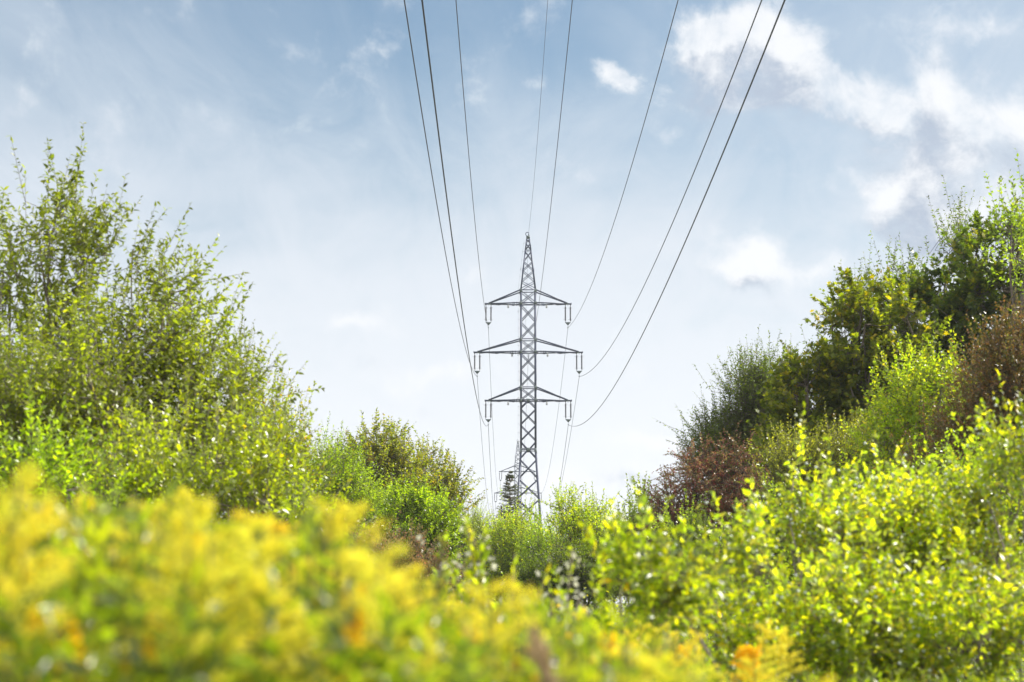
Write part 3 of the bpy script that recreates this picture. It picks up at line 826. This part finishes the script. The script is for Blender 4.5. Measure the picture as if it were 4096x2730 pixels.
# --- middle right
plant('birch_bush', 'yellow-green bush right in front of the feet of the pylon', SHRUB, WM, 74, 2060,
      [(2060, 2190, 105, 140), (1990, 2240, 90, 130), (2120, 2290, 110, 130), (2000, 2350, 140, 110)], M_YEL, M_BARKD, 31,
      leaf=.10, wid=.5, cover=1.9, shoot=.7, nl=13, limbs=18, stems=5, up=.6, out=.5, lead=26, trunk_r=.06, parts=SP, twig_r=.01)
plant('alder_bush', 'mid green bush right of the yellow-green one, below the right pylon leg', SHRUB, WM, 70, 2170,
      [(2160, 2180, 70, 110), (2190, 2290, 90, 130)], M_FRE, M_BARKD, 32,
      leaf=.10, wid=.5, cover=1.8, shoot=.6, nl=12, limbs=12, stems=4, lead=26, trunk_r=.06, parts=SP, twig_r=.01)
plant('apple_tree', 'loose tree with yellowing leaves and gaps just right of the pylon', TREE, WM, 64, 2300,
      [(2265, 2060, 75, 110), (2370, 2110, 90, 110), (2290, 2200, 120, 130), (2430, 2190, 60, 110)], M_YEL, M_BARKD, 33,
      leaf=.10, wid=.55, cover=1.1, shoot=.6, nl=12, limbs=26, stems=3, up=.6, out=.6, lead=26, lead_len=1.4, trunk_r=.07, twig_r=.01)
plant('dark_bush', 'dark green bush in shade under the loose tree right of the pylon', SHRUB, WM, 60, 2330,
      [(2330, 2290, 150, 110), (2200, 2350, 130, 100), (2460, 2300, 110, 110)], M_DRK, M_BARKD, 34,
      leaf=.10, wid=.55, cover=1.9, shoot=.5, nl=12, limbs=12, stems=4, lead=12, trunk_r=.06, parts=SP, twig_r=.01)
plant('poplar_bush', 'light silvery green bush with an upright tip, left of the reddish hawthorn', SHRUB, WM, 52, 2560,
      [(2560, 2080, 60, 130), (2520, 2160, 90, 130), (2630, 2160, 110, 130), (2590, 2280, 170, 130)], M_SIL, M_BARKD, 35,
      leaf=.085, wid=.7, cover=1.6, shoot=.55, nl=13, limbs=16, stems=4, up=.9, out=.4, lead=26, trunk_r=.05, parts=SP, twig_r=.009)
plant('poplar_bush', 'rounded light green bush in front of the reddish hawthorn', SHRUB, WM, 42, 2740,
      [(2760, 2170, 120, 130), (2840, 2250, 90, 110), (2700, 2290, 150, 110)], M_SIL, M_BARKD, 36,
      leaf=.07, wid=.7, cover=1.7, shoot=.42, nl=13, limbs=14, stems=4, up=.7, out=.5, lead=26, trunk_r=.04, parts=SP, twig_r=.007)
# --- right
plant('hawthorn_tree', 'hawthorn reddened by its haws with arching twigs over the light green bushes', TREE, WR, 50, 2860,
      [(2700, 2030, 120, 110), (2790, 1920, 110, 120), (2940, 1900, 150, 130), (3050, 1990, 130, 120), (2860, 2090, 220, 110)], M_HAWL, M_BARKD, 41,
      leaf=.065, wid=.7, cover=1.3, shoot=.6, nl=14, limbs=36, stems=3, up=.15, out=.8, droop=.3, upc=-.25, lead=40, lead_len=1.3, trunk_r=.09,
      berries_glints=(M_HAW, 9000, .015), twig_r=.008)
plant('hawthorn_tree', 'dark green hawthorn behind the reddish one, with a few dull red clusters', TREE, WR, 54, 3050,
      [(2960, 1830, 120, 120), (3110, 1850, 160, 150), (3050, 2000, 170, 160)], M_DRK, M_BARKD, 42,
      leaf=.065, wid=.65, cover=2.2, shoot=.5, nl=13, limbs=20, stems=3, up=.5, out=.6, lead=24, trunk_r=.09, berries_glints=(M_HAW, 3000, .016), twig_r=.009)
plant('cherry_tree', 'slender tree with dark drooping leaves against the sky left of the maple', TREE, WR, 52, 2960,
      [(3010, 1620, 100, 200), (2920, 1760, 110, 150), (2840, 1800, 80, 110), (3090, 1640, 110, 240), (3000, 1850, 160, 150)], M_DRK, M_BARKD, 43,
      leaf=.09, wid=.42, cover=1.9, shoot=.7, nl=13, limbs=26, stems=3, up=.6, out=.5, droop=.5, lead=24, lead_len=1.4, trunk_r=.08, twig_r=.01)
plant('maple_tree', 'large dense dark green maple, the highest tree at the right', TREE, WR, 44, 3750,
      [(3930, 1225, 190, 370), (3730, 1335, 190, 280), (3870, 1585, 340, 300), (4120, 1085, 130, 230), (3630, 1645, 260, 240)], M_MAP, M_BARKD, 44,
      leaf=.15, wid=.95, cover=4.4, shoot=.45, nl=11, kind='maple', limbs=44, stems=5, up=.3, out=.8, droop=.35, surf=2.6, lead=8, lead_len=1.0, trunk_r=.16, updir=1.1, twig_r=.011)
plant('maple_tree', 'lower maple with yellowish leaf tips adjoining the highest right tree', TREE, WR, 42, 3330,
      [(3410, 1375, 160, 280), (3230, 1615, 140, 240), (3490, 1585, 240, 270), (3290, 1805, 240, 190), (3160, 1745, 100, 160), (3610, 1335, 130, 250)], M_MAP2, M_BARKD, 45,
      leaf=.14, wid=.95, cover=4.4, shoot=.42, nl=11, kind='maple', limbs=40, stems=4, up=.3, out=.8, droop=.35, surf=2.6, lead=8, lead_len=1.0, trunk_r=.14, updir=1.1, twig_r=.011)
plant('cherry_tree', 'tree behind the maples of which only narrow leafy tips show above them', TREE, WR, 50, 3600,
      [(3440, 1230, 50, 170), (3620, 1120, 70, 150), (3300, 1380, 40, 150), (3830, 950, 60, 100)], M_DRK, M_BARKD, 46,
      leaf=.11, wid=.42, cover=1.1, shoot=.8, nl=13, limbs=16, stems=4, up=1.2, out=.25, droop=.6, lead=5, lead_len=1.2, trunk_r=.08, twig_r=.01)
plant('ash_sapling', 'airy twigs with round leaves in the upper right corner of the trees', TREE, WR, 33, 4080,
      [(4060, 900, 90, 110), (4110, 1050, 80, 200)], M_FRE, M_BARKD, 47,
      leaf=.085, wid=.6, cover=.7, shoot=.55, nl=10, limbs=12, stems=2, up=.6, out=.6, droop=.35, lead=10, trunk_r=.05)
plant('hawthorn_bush', 'pale olive bush with knobbly twigs below the lower maple', SHRUB, WR, 38, 3230,
      [(3180, 1870, 140, 120), (3380, 1850, 170, 140), (3530, 1800, 120, 150), (3300, 1980, 260, 110)], M_PAL, M_BARKD, 51,
      leaf=.052, wid=.7, cover=1.9, shoot=.45, nl=13, limbs=26, stems=4, up=.7, out=.6, lead=50, lead_len=1.5, trunk_r=.07, twig_r=.008)
plant('hazel_bush', 'yellow-green bush standing out in front of the dark maple', SHRUB, WR, 31, 3700,
      [(3640, 1590, 130, 130), (3780, 1540, 120, 110), (3560, 1720, 120, 120), (3730, 1720, 170, 140)], M_YEL, M_BARK, 52,
      leaf=.068, wid=.6, cover=1.6, shoot=.42, nl=12, kind='leaf', limbs=20, stems=4, up=.6, out=.6, lead=34, trunk_r=.05, parts=SP)
plant('red_brown_bush', 'tall reddish brown bush at the right edge', SHRUB, WR, 26, 3960,
      [(4010, 1530, 150, 190), (4100, 1450, 110, 230), (3920, 1750, 170, 190), (4080, 1800, 150, 240), (3760, 1900, 150, 120)], M_BRO, M_BARKD, 53,
      leaf=.055, wid=.55, cover=2.0, shoot=.42, nl=13, kind='kite', limbs=24, stems=5, up=.6, out=.6, lead=36, trunk_r=.04, parts=SP, spread=.3)
WF = 'leafy bushes in the right foreground'
plant('dark_shrub', 'dark shrub filling the shade under the pale olive bush', SHRUB, WR, 30, 3250,
      [(3200, 2180, 230, 200), (3500, 2120, 230, 240), (3000, 2280, 200, 170)], M_FRE, M_BARKD, 55,
      leaf=.06, wid=.55, cover=1.6, shoot=.45, nl=12, limbs=14, stems=5, lead=10, trunk_r=.04, parts=SP)
plant('dark_shrub', 'dark shrub filling the shade under the reddish brown bush', SHRUB, WR, 23, 3900,
      [(3780, 2120, 260, 260), (4050, 2080, 200, 280), (3600, 2280, 260, 200), (3950, 2360, 320, 160), (3300, 2380, 300, 140)], M_FRE, M_BARKD, 56,
      leaf=.06, wid=.55, cover=1.6, shoot=.45, nl=12, limbs=14, stems=5, lead=10, trunk_r=.04, parts=SP)
plant('dark_shrub', 'shaded green shrub seen between the trunks of the left trees', SHRUB, WL, 25, 500,
      [(300, 1780, 330, 260), (700, 1850, 300, 250), (1050, 2060, 220, 180), (60, 1700, 200, 260)], M_FRE, M_BARKD, 18,
      leaf=.065, wid=.55, cover=1.3, shoot=.5, nl=12, limbs=16, stems=5, lead=10, trunk_r=.04, parts=SP)
DW = dict(mat=M_DOG, bark=M_BARK, kind='leaf', stems=6, trunk_r=.015, parts=SP, twig_r=.004, updir=.6, jit=.5, nl=13, per=22, fan=.24)
plant('dogwood_bush', 'foreground bush with a single tall shoot tinged orange at its tip', SHRUB, WF, 12, 3230,
      [(3170, 1920, 60, 150), (3300, 2130, 190, 170), (3130, 2190, 150, 160)], seed=61, leaf=.052, wid=.52, cover=1.6, shoot=.32, limbs=16, up=.6, lead=14, lead_len=1.1, berries_glints=(M_GLINT, 160, .011), **DW)
plant('dogwood_bush', 'foreground bush in front of the reddish brown one, full of pale glinting leaves', SHRUB, WF, 12.5, 3720,
      [(3540, 2080, 170, 170), (3760, 2070, 180, 170), (3680, 2280, 300, 200)], seed=62, leaf=.052, wid=.52, cover=1.7, shoot=.32, limbs=20, up=.5, lead=14, lead_len=1.1, berries_glints=(M_GLINT, 420, .011), **DW)
plant('dogwood_bush', 'tallest foreground bush at the right edge with yellowing leaves', SHRUB, WF, 12.0, 4010,
      [(3980, 1980, 130, 220), (4090, 1850, 80, 240), (4020, 2250, 170, 230)], seed=63, leaf=.052, wid=.52, cover=1.6, shoot=.32, limbs=20, up=.6, lead=14, lead_len=1.1, berries_glints=(M_GLINT, 200, .011), **DW)
plant('dogwood_bush', 'low spreading bush in the lower right corner with white glinting leaves', SHRUB, WF, 9.5, 3700,
      [(3420, 2520, 300, 240), (3850, 2540, 330, 240), (3650, 2700, 500, 200)], seed=64, leaf=.052, wid=.5, cover=1.6, shoot=.28, limbs=20, up=.5, lead=16, berries_glints=(M_GLINT, 420, .009), **DW)
plant('dogwood_bush', 'bush with pointed leaves in front of the light green bushes', SHRUB, WF, 9.5, 2980,
      [(3000, 2290, 200, 170), (2850, 2400, 200, 150), (3050, 2560, 280, 200)], seed=65, leaf=.050, wid=.5, cover=1.7, shoot=.28, limbs=18, up=.5, lead=10, lead_len=1.0, berries_glints=(M_GLINT, 220, .009), **DW)
plant('dogwood_bush', 'vivid yellow-green bush in the foreground right of the bottom middle', SHRUB, WF, 7.6, 2480,
      [(2330, 2370, 120, 130), (2480, 2300, 150, 140), (2640, 2290, 140, 150), (2560, 2480, 300, 150)], seed=66, leaf=.048, wid=.48, cover=1.8, shoot=.22, limbs=16, up=.5, lead=8, lead_len=1.0, **DW)

# ------------------------------------------------------------------ undergrowth, herbs, far trees
def undergrowth():
    rng = np.random.default_rng(70)
    acc = Acc()
    n = 9000
    y = np.exp(rng.uniform(math.log(13), math.log(130), n)); x = rng.uniform(-.36, .36, n) * y
    h = rng.uniform(.35, 1.5, n) * (1 + .3 * np.sin(x * .5) * np.cos(y * .2)) + np.clip((y - 30) / 60, 0, .8)
    z0 = gz(x, y)
    B = np.stack([x, y, z0 + h * .25], -1); D = unit(np.stack([rng.normal(0, .35, n), rng.normal(0, .35, n), np.ones(n)], -1))
    L = .05 + .0009 * y
    nl = 15
    (V, Fc, r), (b, m_, e_) = shoot_leaves(rng, B, D, h * .8, nl, 1.0, .5, droop=.3, upc=.05, jit=.6)
    # scale each leaf about its own base by the size wanted at its place
    k = 4; V = V.reshape(-1, k, 3); s = np.repeat(L, nl)[:, None, None]
    V = V[:, :1] + (V - V[:, :1]) * s
    o = link_mesh('undergrowth', V.reshape(-1, 3), [Fc], M_HRB, None, r)
    put(o, 'tangled green weeds and low shoots covering the ground between the bushes', 'undergrowth', kind='stuff')
undergrowth()

PROF = [(-900, 1900), (0, 1925), (250, 2010), (400, 1930), (560, 1960), (760, 2010), (950, 2070), (1250, 2010), (1400, 2100), (1500, 2200), (1620, 2300),
        (1900, 2400), (2100, 2370), (2350, 2420), (2500, 2490), (2700, 2570), (2900, 2680), (3100, 2830), (5000, 2900)]
def prof(px): return np.interp(px, [p[0] for p in PROF], [p[1] for p in PROF]) + 28 * np.sin(np.asarray(px) / 47.0) * np.sin(np.asarray(px) / 131.0 + 1)
def top_z(px, d, extra=0): return EYE + (2420 - prof(px) - extra) / F * d

def herbs():
    rng = np.random.default_rng(71)
    n = 4200
    d = rng.uniform(2.6, 9.0, n) ; px = rng.uniform(-250, 4300, n)
    x = (px - 2048) / F * d
    zt_ = top_z(px, np.minimum(d, 4.5), rng.uniform(60, 400, n))
    ln = rng.uniform(.35, .6, n)
    D = unit(np.stack([rng.normal(0, .14, n), rng.normal(0, .14, n), np.ones(n)], -1))
    B = np.stack([x, d, zt_], -1) - D * ln[:, None]
    (V, Fc, r), (b, m_, e_) = shoot_leaves(rng, B, D, ln, 26, .045, .012, ang=60, droop=.35, upc=0, jit=.5, kind='leaf', spread=.6, taper=.2)
    h1 = Acc(); h1.add(V, Fc, r)
    # larger leaved herbs standing lower and nearer on the left
    m = 700; d2 = rng.uniform(2.2, 3.6, m); p2_ = rng.uniform(-250, 1900, m)
    z2 = EYE + (2420 - (2330 + rng.uniform(0, 420, m) + np.clip(p2_ - 1100, 0, 900) * .25)) / F * d2
    D2 = unit(np.stack([rng.normal(0, .2, m), rng.normal(0, .2, m), np.ones(m)], -1)); l2 = rng.uniform(.2, .4, m)
    (V2, F2, r2), _ = shoot_leaves(rng, np.stack([(p2_ - 2048) / F * d2, d2, z2], -1) - D2 * l2[:, None], D2, l2, 16, .05, .017, ang=60, droop=.3, upc=0, jit=.5, kind='leaf', spread=.6, bias=-.25)
    h1.add(V2, F2, r2)
    o = h1.make('meadow_herbs', M_HRB)
    put(o, 'blurred green leafy herbs filling the foreground between the goldenrod', 'herbs', kind='stuff')
    acc = Acc()
    G0 = np.stack([x, d, gz(x, d)], -1)
    V, Fq = sticks(G0, e_, .004, .002); acc.add(V, Fq)
    s = acc.make('stems', M_TWIG, o, rnd=False); s['kind'] = 'stuff'
herbs()

def goldenrod_variant(seed, fmat, H=1.7, plume=.27, wide=.12, nbr=24, nfl=46, fl=.0075):
    rng = np.random.default_rng(seed)
    root = empty('goldenrod', (0, 0, 0))
    lean = rng.normal(0, .04, 2)
    st = np.array([(lean[0]*t*t, lean[1]*t*t, H*t) for t in np.linspace(0, 1, 8)])
    g = Geo(); g.tube(st, np.linspace(.004, .0015, 8), 5); g.make('stem', M_TWIG, root)
    def axis(t): return np.stack([lean[0]*t*t, lean[1]*t*t, H*t], -1)
    # narrow leaves up the stem
    nl = 110; t = rng.uniform(.45, .90, nl); az = rng.uniform(0, 6.28, nl)
    P = axis(t); Dl = unit(np.stack([np.cos(az), np.sin(az), rng.uniform(-.1, .7, nl)], -1))
    V, Fc, r = leaf_geo(P, Dl, unit(np.array([0, 0, 1.]) + rng.normal(0, .3, (nl, 3))), rng.uniform(.045, .085, nl), rng.uniform(.008, .012, nl), rng.uniform(0, 1, nl), 'leaf')
    link_mesh('leaves', V, [Fc], M_HRB, root, r)
    # arching branches of the flower plume
    P = []; N = []
    acc = Acc()
    for i in range(nbr):
        f = i / nbr; t0 = 1 - plume / H * (1 - f); L = wide * (1 - f * .8) * rng.uniform(.75, 1.15)
        a = rng.uniform(0, 6.28); dv = np.array([math.cos(a), math.sin(a), .9]); dv /= np.linalg.norm(dv)
        b0 = axis(np.array([t0]))[0]; b2 = b0 + dv * L + np.array((math.cos(a), math.sin(a), -.25)) * L * .4; b1 = b0 + dv * L * .7
        s = rng.uniform(.15, 1, nfl)[:, None]
        q = (1-s)**2*b0 + 2*(1-s)*s*b1 + s*s*b2 + rng.normal(0, .004, (nfl, 3)) + np.array((0, 0, .004))
        P.append(q)
        Vs, Fs_ = sticks(np.array([b0, b1 * .5 + (b0 + b2) * .25]), np.array([b1 * .5 + (b0 + b2) * .25, b2]), .0012, .0008); acc.add(Vs, Fs_)
    q = axis(rng.uniform(1 - plume * .6 / H, 1.0, nfl * 2)) + rng.normal(0, .008, (nfl * 2, 3)); P.append(q)
    P = np.concatenate(P); n = len(P)
    Dl = unit(rng.normal(0, .6, (n, 3)) + (0, 0, .9)); Nn = unit(rng.normal(size=(n, 3)))
    V, Fc, r = leaf_geo(P, Dl, Nn, np.full(n, fl) * rng.uniform(.7, 1.3, n), np.full(n, fl * .8), rng.uniform(0, 1, n) * .7 + rng.uniform(0, .3), 'kite')
    link_mesh('flower_plume', V, [Fc], fmat, root, r)
    acc.make('plume_branches', M_TWIG, root, rnd=False)
    return root

def goldenrods():
    rng = np.random.default_rng(72)
    var = [goldenrod_variant(80 + i, M_GOLD, plume=p, wide=w, nbr=nb) for i, (p, w, nb) in enumerate([(.27, .12, 24), (.34, .15, 30), (.22, .10, 20), (.30, .13, 26), (.38, .17, 32), (.25, .14, 26)])]
    orn = [goldenrod_variant(90 + i, M_ORG, plume=.20, wide=.075, nbr=30, nfl=60, fl=.008) for i in range(2)]
    used = set()
    def place(src, x, d, z, lab, grp, rz):
        i = id(src)
        o = src if i not in used else copy_tree(src)
        used.add(i)
        g0 = float(gz(x, d)); s = (z - g0) / 1.7
        o.location = (x, d, g0); o.rotation_euler = (0, 0, rz); o.scale = (1.0, 1.0, s)
        put(o, lab, 'goldenrod', grp)
    n = 112
    ds = np.concatenate([rng.uniform(2.3, 3.6, 50), rng.uniform(3.4, 6.5, n - 50)])
    for k, d in enumerate(ds):
        # mostly the left and middle; the stand thins out towards the right bushes
        px = rng.uniform(-150, 1700) if (k < 36 or rng.uniform() < .45) else rng.uniform(1300, 3000)
        x = (px - 2048) / F * d
        z = top_z(px, min(d, 3.6), rng.uniform(0, 1) ** 1.9 * 430 + 12)
        place(var[rng.integers(len(var))], x, d, float(z), 'yellow goldenrod plume, out of focus, in the crowded foreground stand', 'goldenrod plants in the blurred foreground', rng.uniform(0, 6.28))
    for px, py, d in [(700, 2160, 2.9), (660, 2250, 2.9), (120, 2470, 2.5), (240, 2500, 2.5), (690, 2480, 2.6), (1420, 2490, 2.6), (560, 2690, 2.4), (1050, 2100, 3.1),
                      (1100, 2420, 2.8), (1280, 2380, 2.9), (1840, 2530, 3.2), (1980, 2620, 3.2), (2320, 2560, 4.2), (2420, 2560, 4.4), (20, 2580, 2.5), (1330, 2480, 2.7)]:
        x, y, z = at(px, py, d)
        place(orn[rng.integers(2)], x, y, z, 'deep yellow compact flower head glowing in the blurred foreground', 'deep yellow flower heads in the foreground', rng.uniform(0, 6.28))
    for px, py, d in [(2880, 2540, 6.2), (2960, 2500, 6.4), (3040, 2530, 6.3), (3100, 2600, 6.2), (2810, 2600, 6.0), (3010, 2640, 5.9), (2660, 2500, 6.6), (2590, 2540, 6.4),
                      (3140, 2680, 6.1), (2720, 2640, 5.6), (2920, 2600, 6.5), (2860, 2680, 5.7), (2520, 2600, 6.0), (2770, 2530, 6.8)]:
        x, y, z = at(px, py, d)
        place((orn[:1] + var[:3])[rng.integers(4)], x, y, z, 'orange-yellow goldenrod of the clump at the foot of the right bushes', 'orange-yellow goldenrod clump by the right bushes', rng.uniform(0, 6.28))
goldenrods()

def leafy_stem(name, label, px, py0, d, length, leaf, wid, mat, seed, nst=1, ang=50, pods=0, nl=26, lean=.1, cat='wild plant', spread=.4):
    rng = np.random.default_rng(seed)
    x, y, z = at(px, py0, d); g0 = float(gz(x, y)); root = empty(name, (x, y, g0)); put(root, label, cat)
    D = unit(np.stack([rng.normal(0, lean, nst), rng.normal(0, lean, nst), np.ones(nst)], -1))
    tops = np.array([(rng.normal(0, .05 * (nst > 1)), rng.normal(0, .05), z - g0 - rng.uniform(0, .25) * (i > 0)) for i in range(nst)])
    Ln = length * rng.uniform(.8, 1.1, nst); B = tops - D * Ln[:, None]
    (V, Fc, r), (b, m_, e_) = shoot_leaves(rng, B, D, Ln, nl, leaf, leaf * wid, ang, .25, 0, .5, 'leaf', .7, spread=spread)
    acc = Acc(); base = B * (.3, .3, 0)
    for A, C in ((base, B), (b, m_), (m_, e_)):
        Vs, Fs_ = sticks(A, C, .005, .003, 5); acc.add(Vs, Fs_)
    acc.make('stem', M_BARK, root, rnd=False)
    link_mesh('leaves', V, [Fc], mat, root, r)
    if pods:
        t = rng.uniform(.05, .95, pods)[:, None]; k = rng.integers(0, nst, pods)
        P = b[k] * (1 - t) + e_[k] * t + rng.normal(0, .035, (pods, 3))
        Vp, Fp, rp = leaf_geo(P, unit(rng.normal(size=(pods, 3)) + (0, 0, .5)), unit(rng.normal(size=(pods, 3))), np.full(pods, .028), np.full(pods, .018), rng.uniform(0, 1, pods), 'leaf')
        o = link_mesh('seed_pods', Vp, [Fp], M_SEED, root, rp); o['kind'] = 'stuff'
    return root
leafy_stem('evening_primrose', 'upright leafy plant with pale seed pods standing alone left of the bottom middle', 1860, 2110, 7.5, .50, .052, .5, M_DOG, 101, 11, 45, 160, 34, .2)
leafy_stem('willow_shoot', 'slim plant with two narrow upright leafy tips in the bottom middle', 2100, 2215, 6.0, .22, .05, .25, M_YEL, 102, 2, 30, 0, 14, .12)
leafy_stem('knapweed', 'slender stem with small buds and leaves beside the vivid yellow-green bush', 2225, 2200, 7.0, .28, .026, .6, M_DOG, 103, 2, 60, 60, 22, .08)
leafy_stem('dock_plant', 'tall brown seed head of a dock plant blurred in front of the dark thicket', 1530, 2160, 3.6, .26, .014, .8, M_BRO, 104, 3, 60, 0, 130, .14, spread=.8)
leafy_stem('dock_plant', 'short brown seed head of a dock plant beside the taller one, nearer the goldenrod', 1420, 2230, 3.3, .18, .014, .8, M_BRO, 105, 2, 60, 0, 120, .14, spread=.8)

def grass_head():
    rng = np.random.default_rng(110)
    x, y, z = at(2140, 2560, 2.3); g0 = float(gz(x, y)); root = empty('dry_grass', (x, y, g0))
    put(root, 'single straw coloured grass head leaning in the bottom middle', 'grass stalk')
    h = z - g0; p = np.array([(.10, 0, 0), (.085, 0, h * .5), (.05, 0, h * .85), (0, 0, h)])
    g = Geo(); g.tube(p, [.003, .003, .002, .001], 5); g.make('stalk', M_STRAW, root)
    n = 420; t = rng.uniform(0, 1, n); P = np.stack([(.022 * t), np.zeros(n), h - .07 * t], -1) + rng.normal(0, .0045, (n, 3))
    V, Fc, r = leaf_geo(P, unit(rng.normal(0, .3, (n, 3)) + (-.3, 0, 1)), unit(rng.normal(size=(n, 3))), np.full(n, .012), np.full(n, .0045), rng.uniform(0, 1, n))
    link_mesh('seed_head', V, [Fc], M_STRAW, root, r)
grass_head()

def spruce():
    rng = np.random.default_rng(120)
    d = 86; x, y, z = at(2040, 1880, d); g0 = float(gz(x, y)); root = empty('spruce_tree', (x, y, g0)); H = z - g0
    put(root, 'dark pointed spruce with brownish cones behind the bushes, left of the pylon legs', 'tree', 'shrubs in the middle below the pylon')
    g = Geo(); g.tube([(0, 0, H * t) for t in np.linspace(0, 1, 8)], np.linspace(.11, .01, 8), 6)
    A = []; B = []
    for zb in np.linspace(H * .25, H * .985, 58) + rng.normal(0, .03, 58):
        f = 1 - zb / H
        for k in range(5):
            a = rng.uniform(0, 6.28); L = .05 + 2.2 * f * rng.uniform(.6, 1.12) if f < .55 else 1.6
            p0 = np.array((0, 0, zb)); p1 = p0 + np.array((math.cos(a) * L, math.sin(a) * L, L * rng.uniform(.0, .55)))
            m_ = (p0 + p1) / 2 - (0, 0, L * .10)
            g.tube([p0, m_, p1], [.018, .012, .005], 4, caps=False)
            for q in np.linspace(.2, 1, max(3, int(L * 9))):
                c = (1-q)**2*p0 + 2*q*(1-q)*m_ + q*q*p1
                for s in (-1, 1):
                    ga = a + s * rng.uniform(.4, 1.1); dv = np.array((math.cos(ga), math.sin(ga), rng.uniform(-.5, .35))); l = (.25 * (1.2 - q) + .10) * .5 * min(1, .3 + f * 5)
                    A.append(c); B.append(c + dv * l)
    g.make('trunk', M_BARKD, root)
    A = np.array(A); B = np.array(B)
    (V, Fc, r), _ = shoot_leaves(rng, A, unit(B - A), np.linalg.norm(B - A, axis=1), 13, 0.06, .014, ang=55, droop=0, upc=0, jit=.2, start=0)
    link_mesh('crown', V, [Fc], M_NEED, root, r)
    n = 90; k = rng.integers(0, len(A), n); c = Geo()
    for j in k: c.tube([A[j], A[j] - (0, 0, .06), A[j] - (0, 0, .13)], [.02, .032, .012], 5)
    o = c.make('cones', M_CONE, root); o['kind'] = 'stuff'
spruce()

def far_trees():
    src = plant('distant_tree', 'small hazy tree far off below the wires left of the spruce', 'tree', 'trees far behind', 210, 1800,
          [(1800, 2230, 95, 110), (1760, 2290, 90, 90), (1850, 2300, 100, 90)], M_PAL, M_BARKD, 130, leaf=.22, wid=.6, cover=2.2, shoot=1.2, nl=10, limbs=10, stems=2, lead=20, trunk_r=.15, twig_r=.02)
    for px, d, s in [(1500, 230, 1.1), (2230, 240, .9), (2420, 215, 1.0), (2650, 230, 1.25), (1330, 220, 1.2), (2000, 250, .85)]:
        o = copy_tree(src); x = (px - 2048) / F * d
        o.location = (x, d, float(gz(x, d))); o.scale = (s, s, s); o.rotation_euler = (0, 0, px * .01)
        o['label'] = 'hazy tree of the far tree line, mostly hidden behind nearer bushes'
far_trees()

# ------------------------------------------------------------------ air
def haze():
    g = Geo(); g.box((0, 1068, 21.0), (2420, 2276, 48)); mt = bpy.data.materials.new('haze_air'); mt.use_nodes = True; t = NT(mt.node_tree); t.n.clear()
    v = t.node('ShaderNodeVolumePrincipled'); v.inputs['Color'].default_value = (.93, .96, 1, 1); v.inputs['Density'].default_value = .00024; v.inputs['Anisotropy'].default_value = .3
    o = t.node('ShaderNodeOutputMaterial'); t.l.new(v.outputs[0], o.inputs['Volume'])
    h = g.make('haze', mt); put(h, 'thin pale summer air softening the far bushes and pylons', 'haze', kind='stuff')
haze()
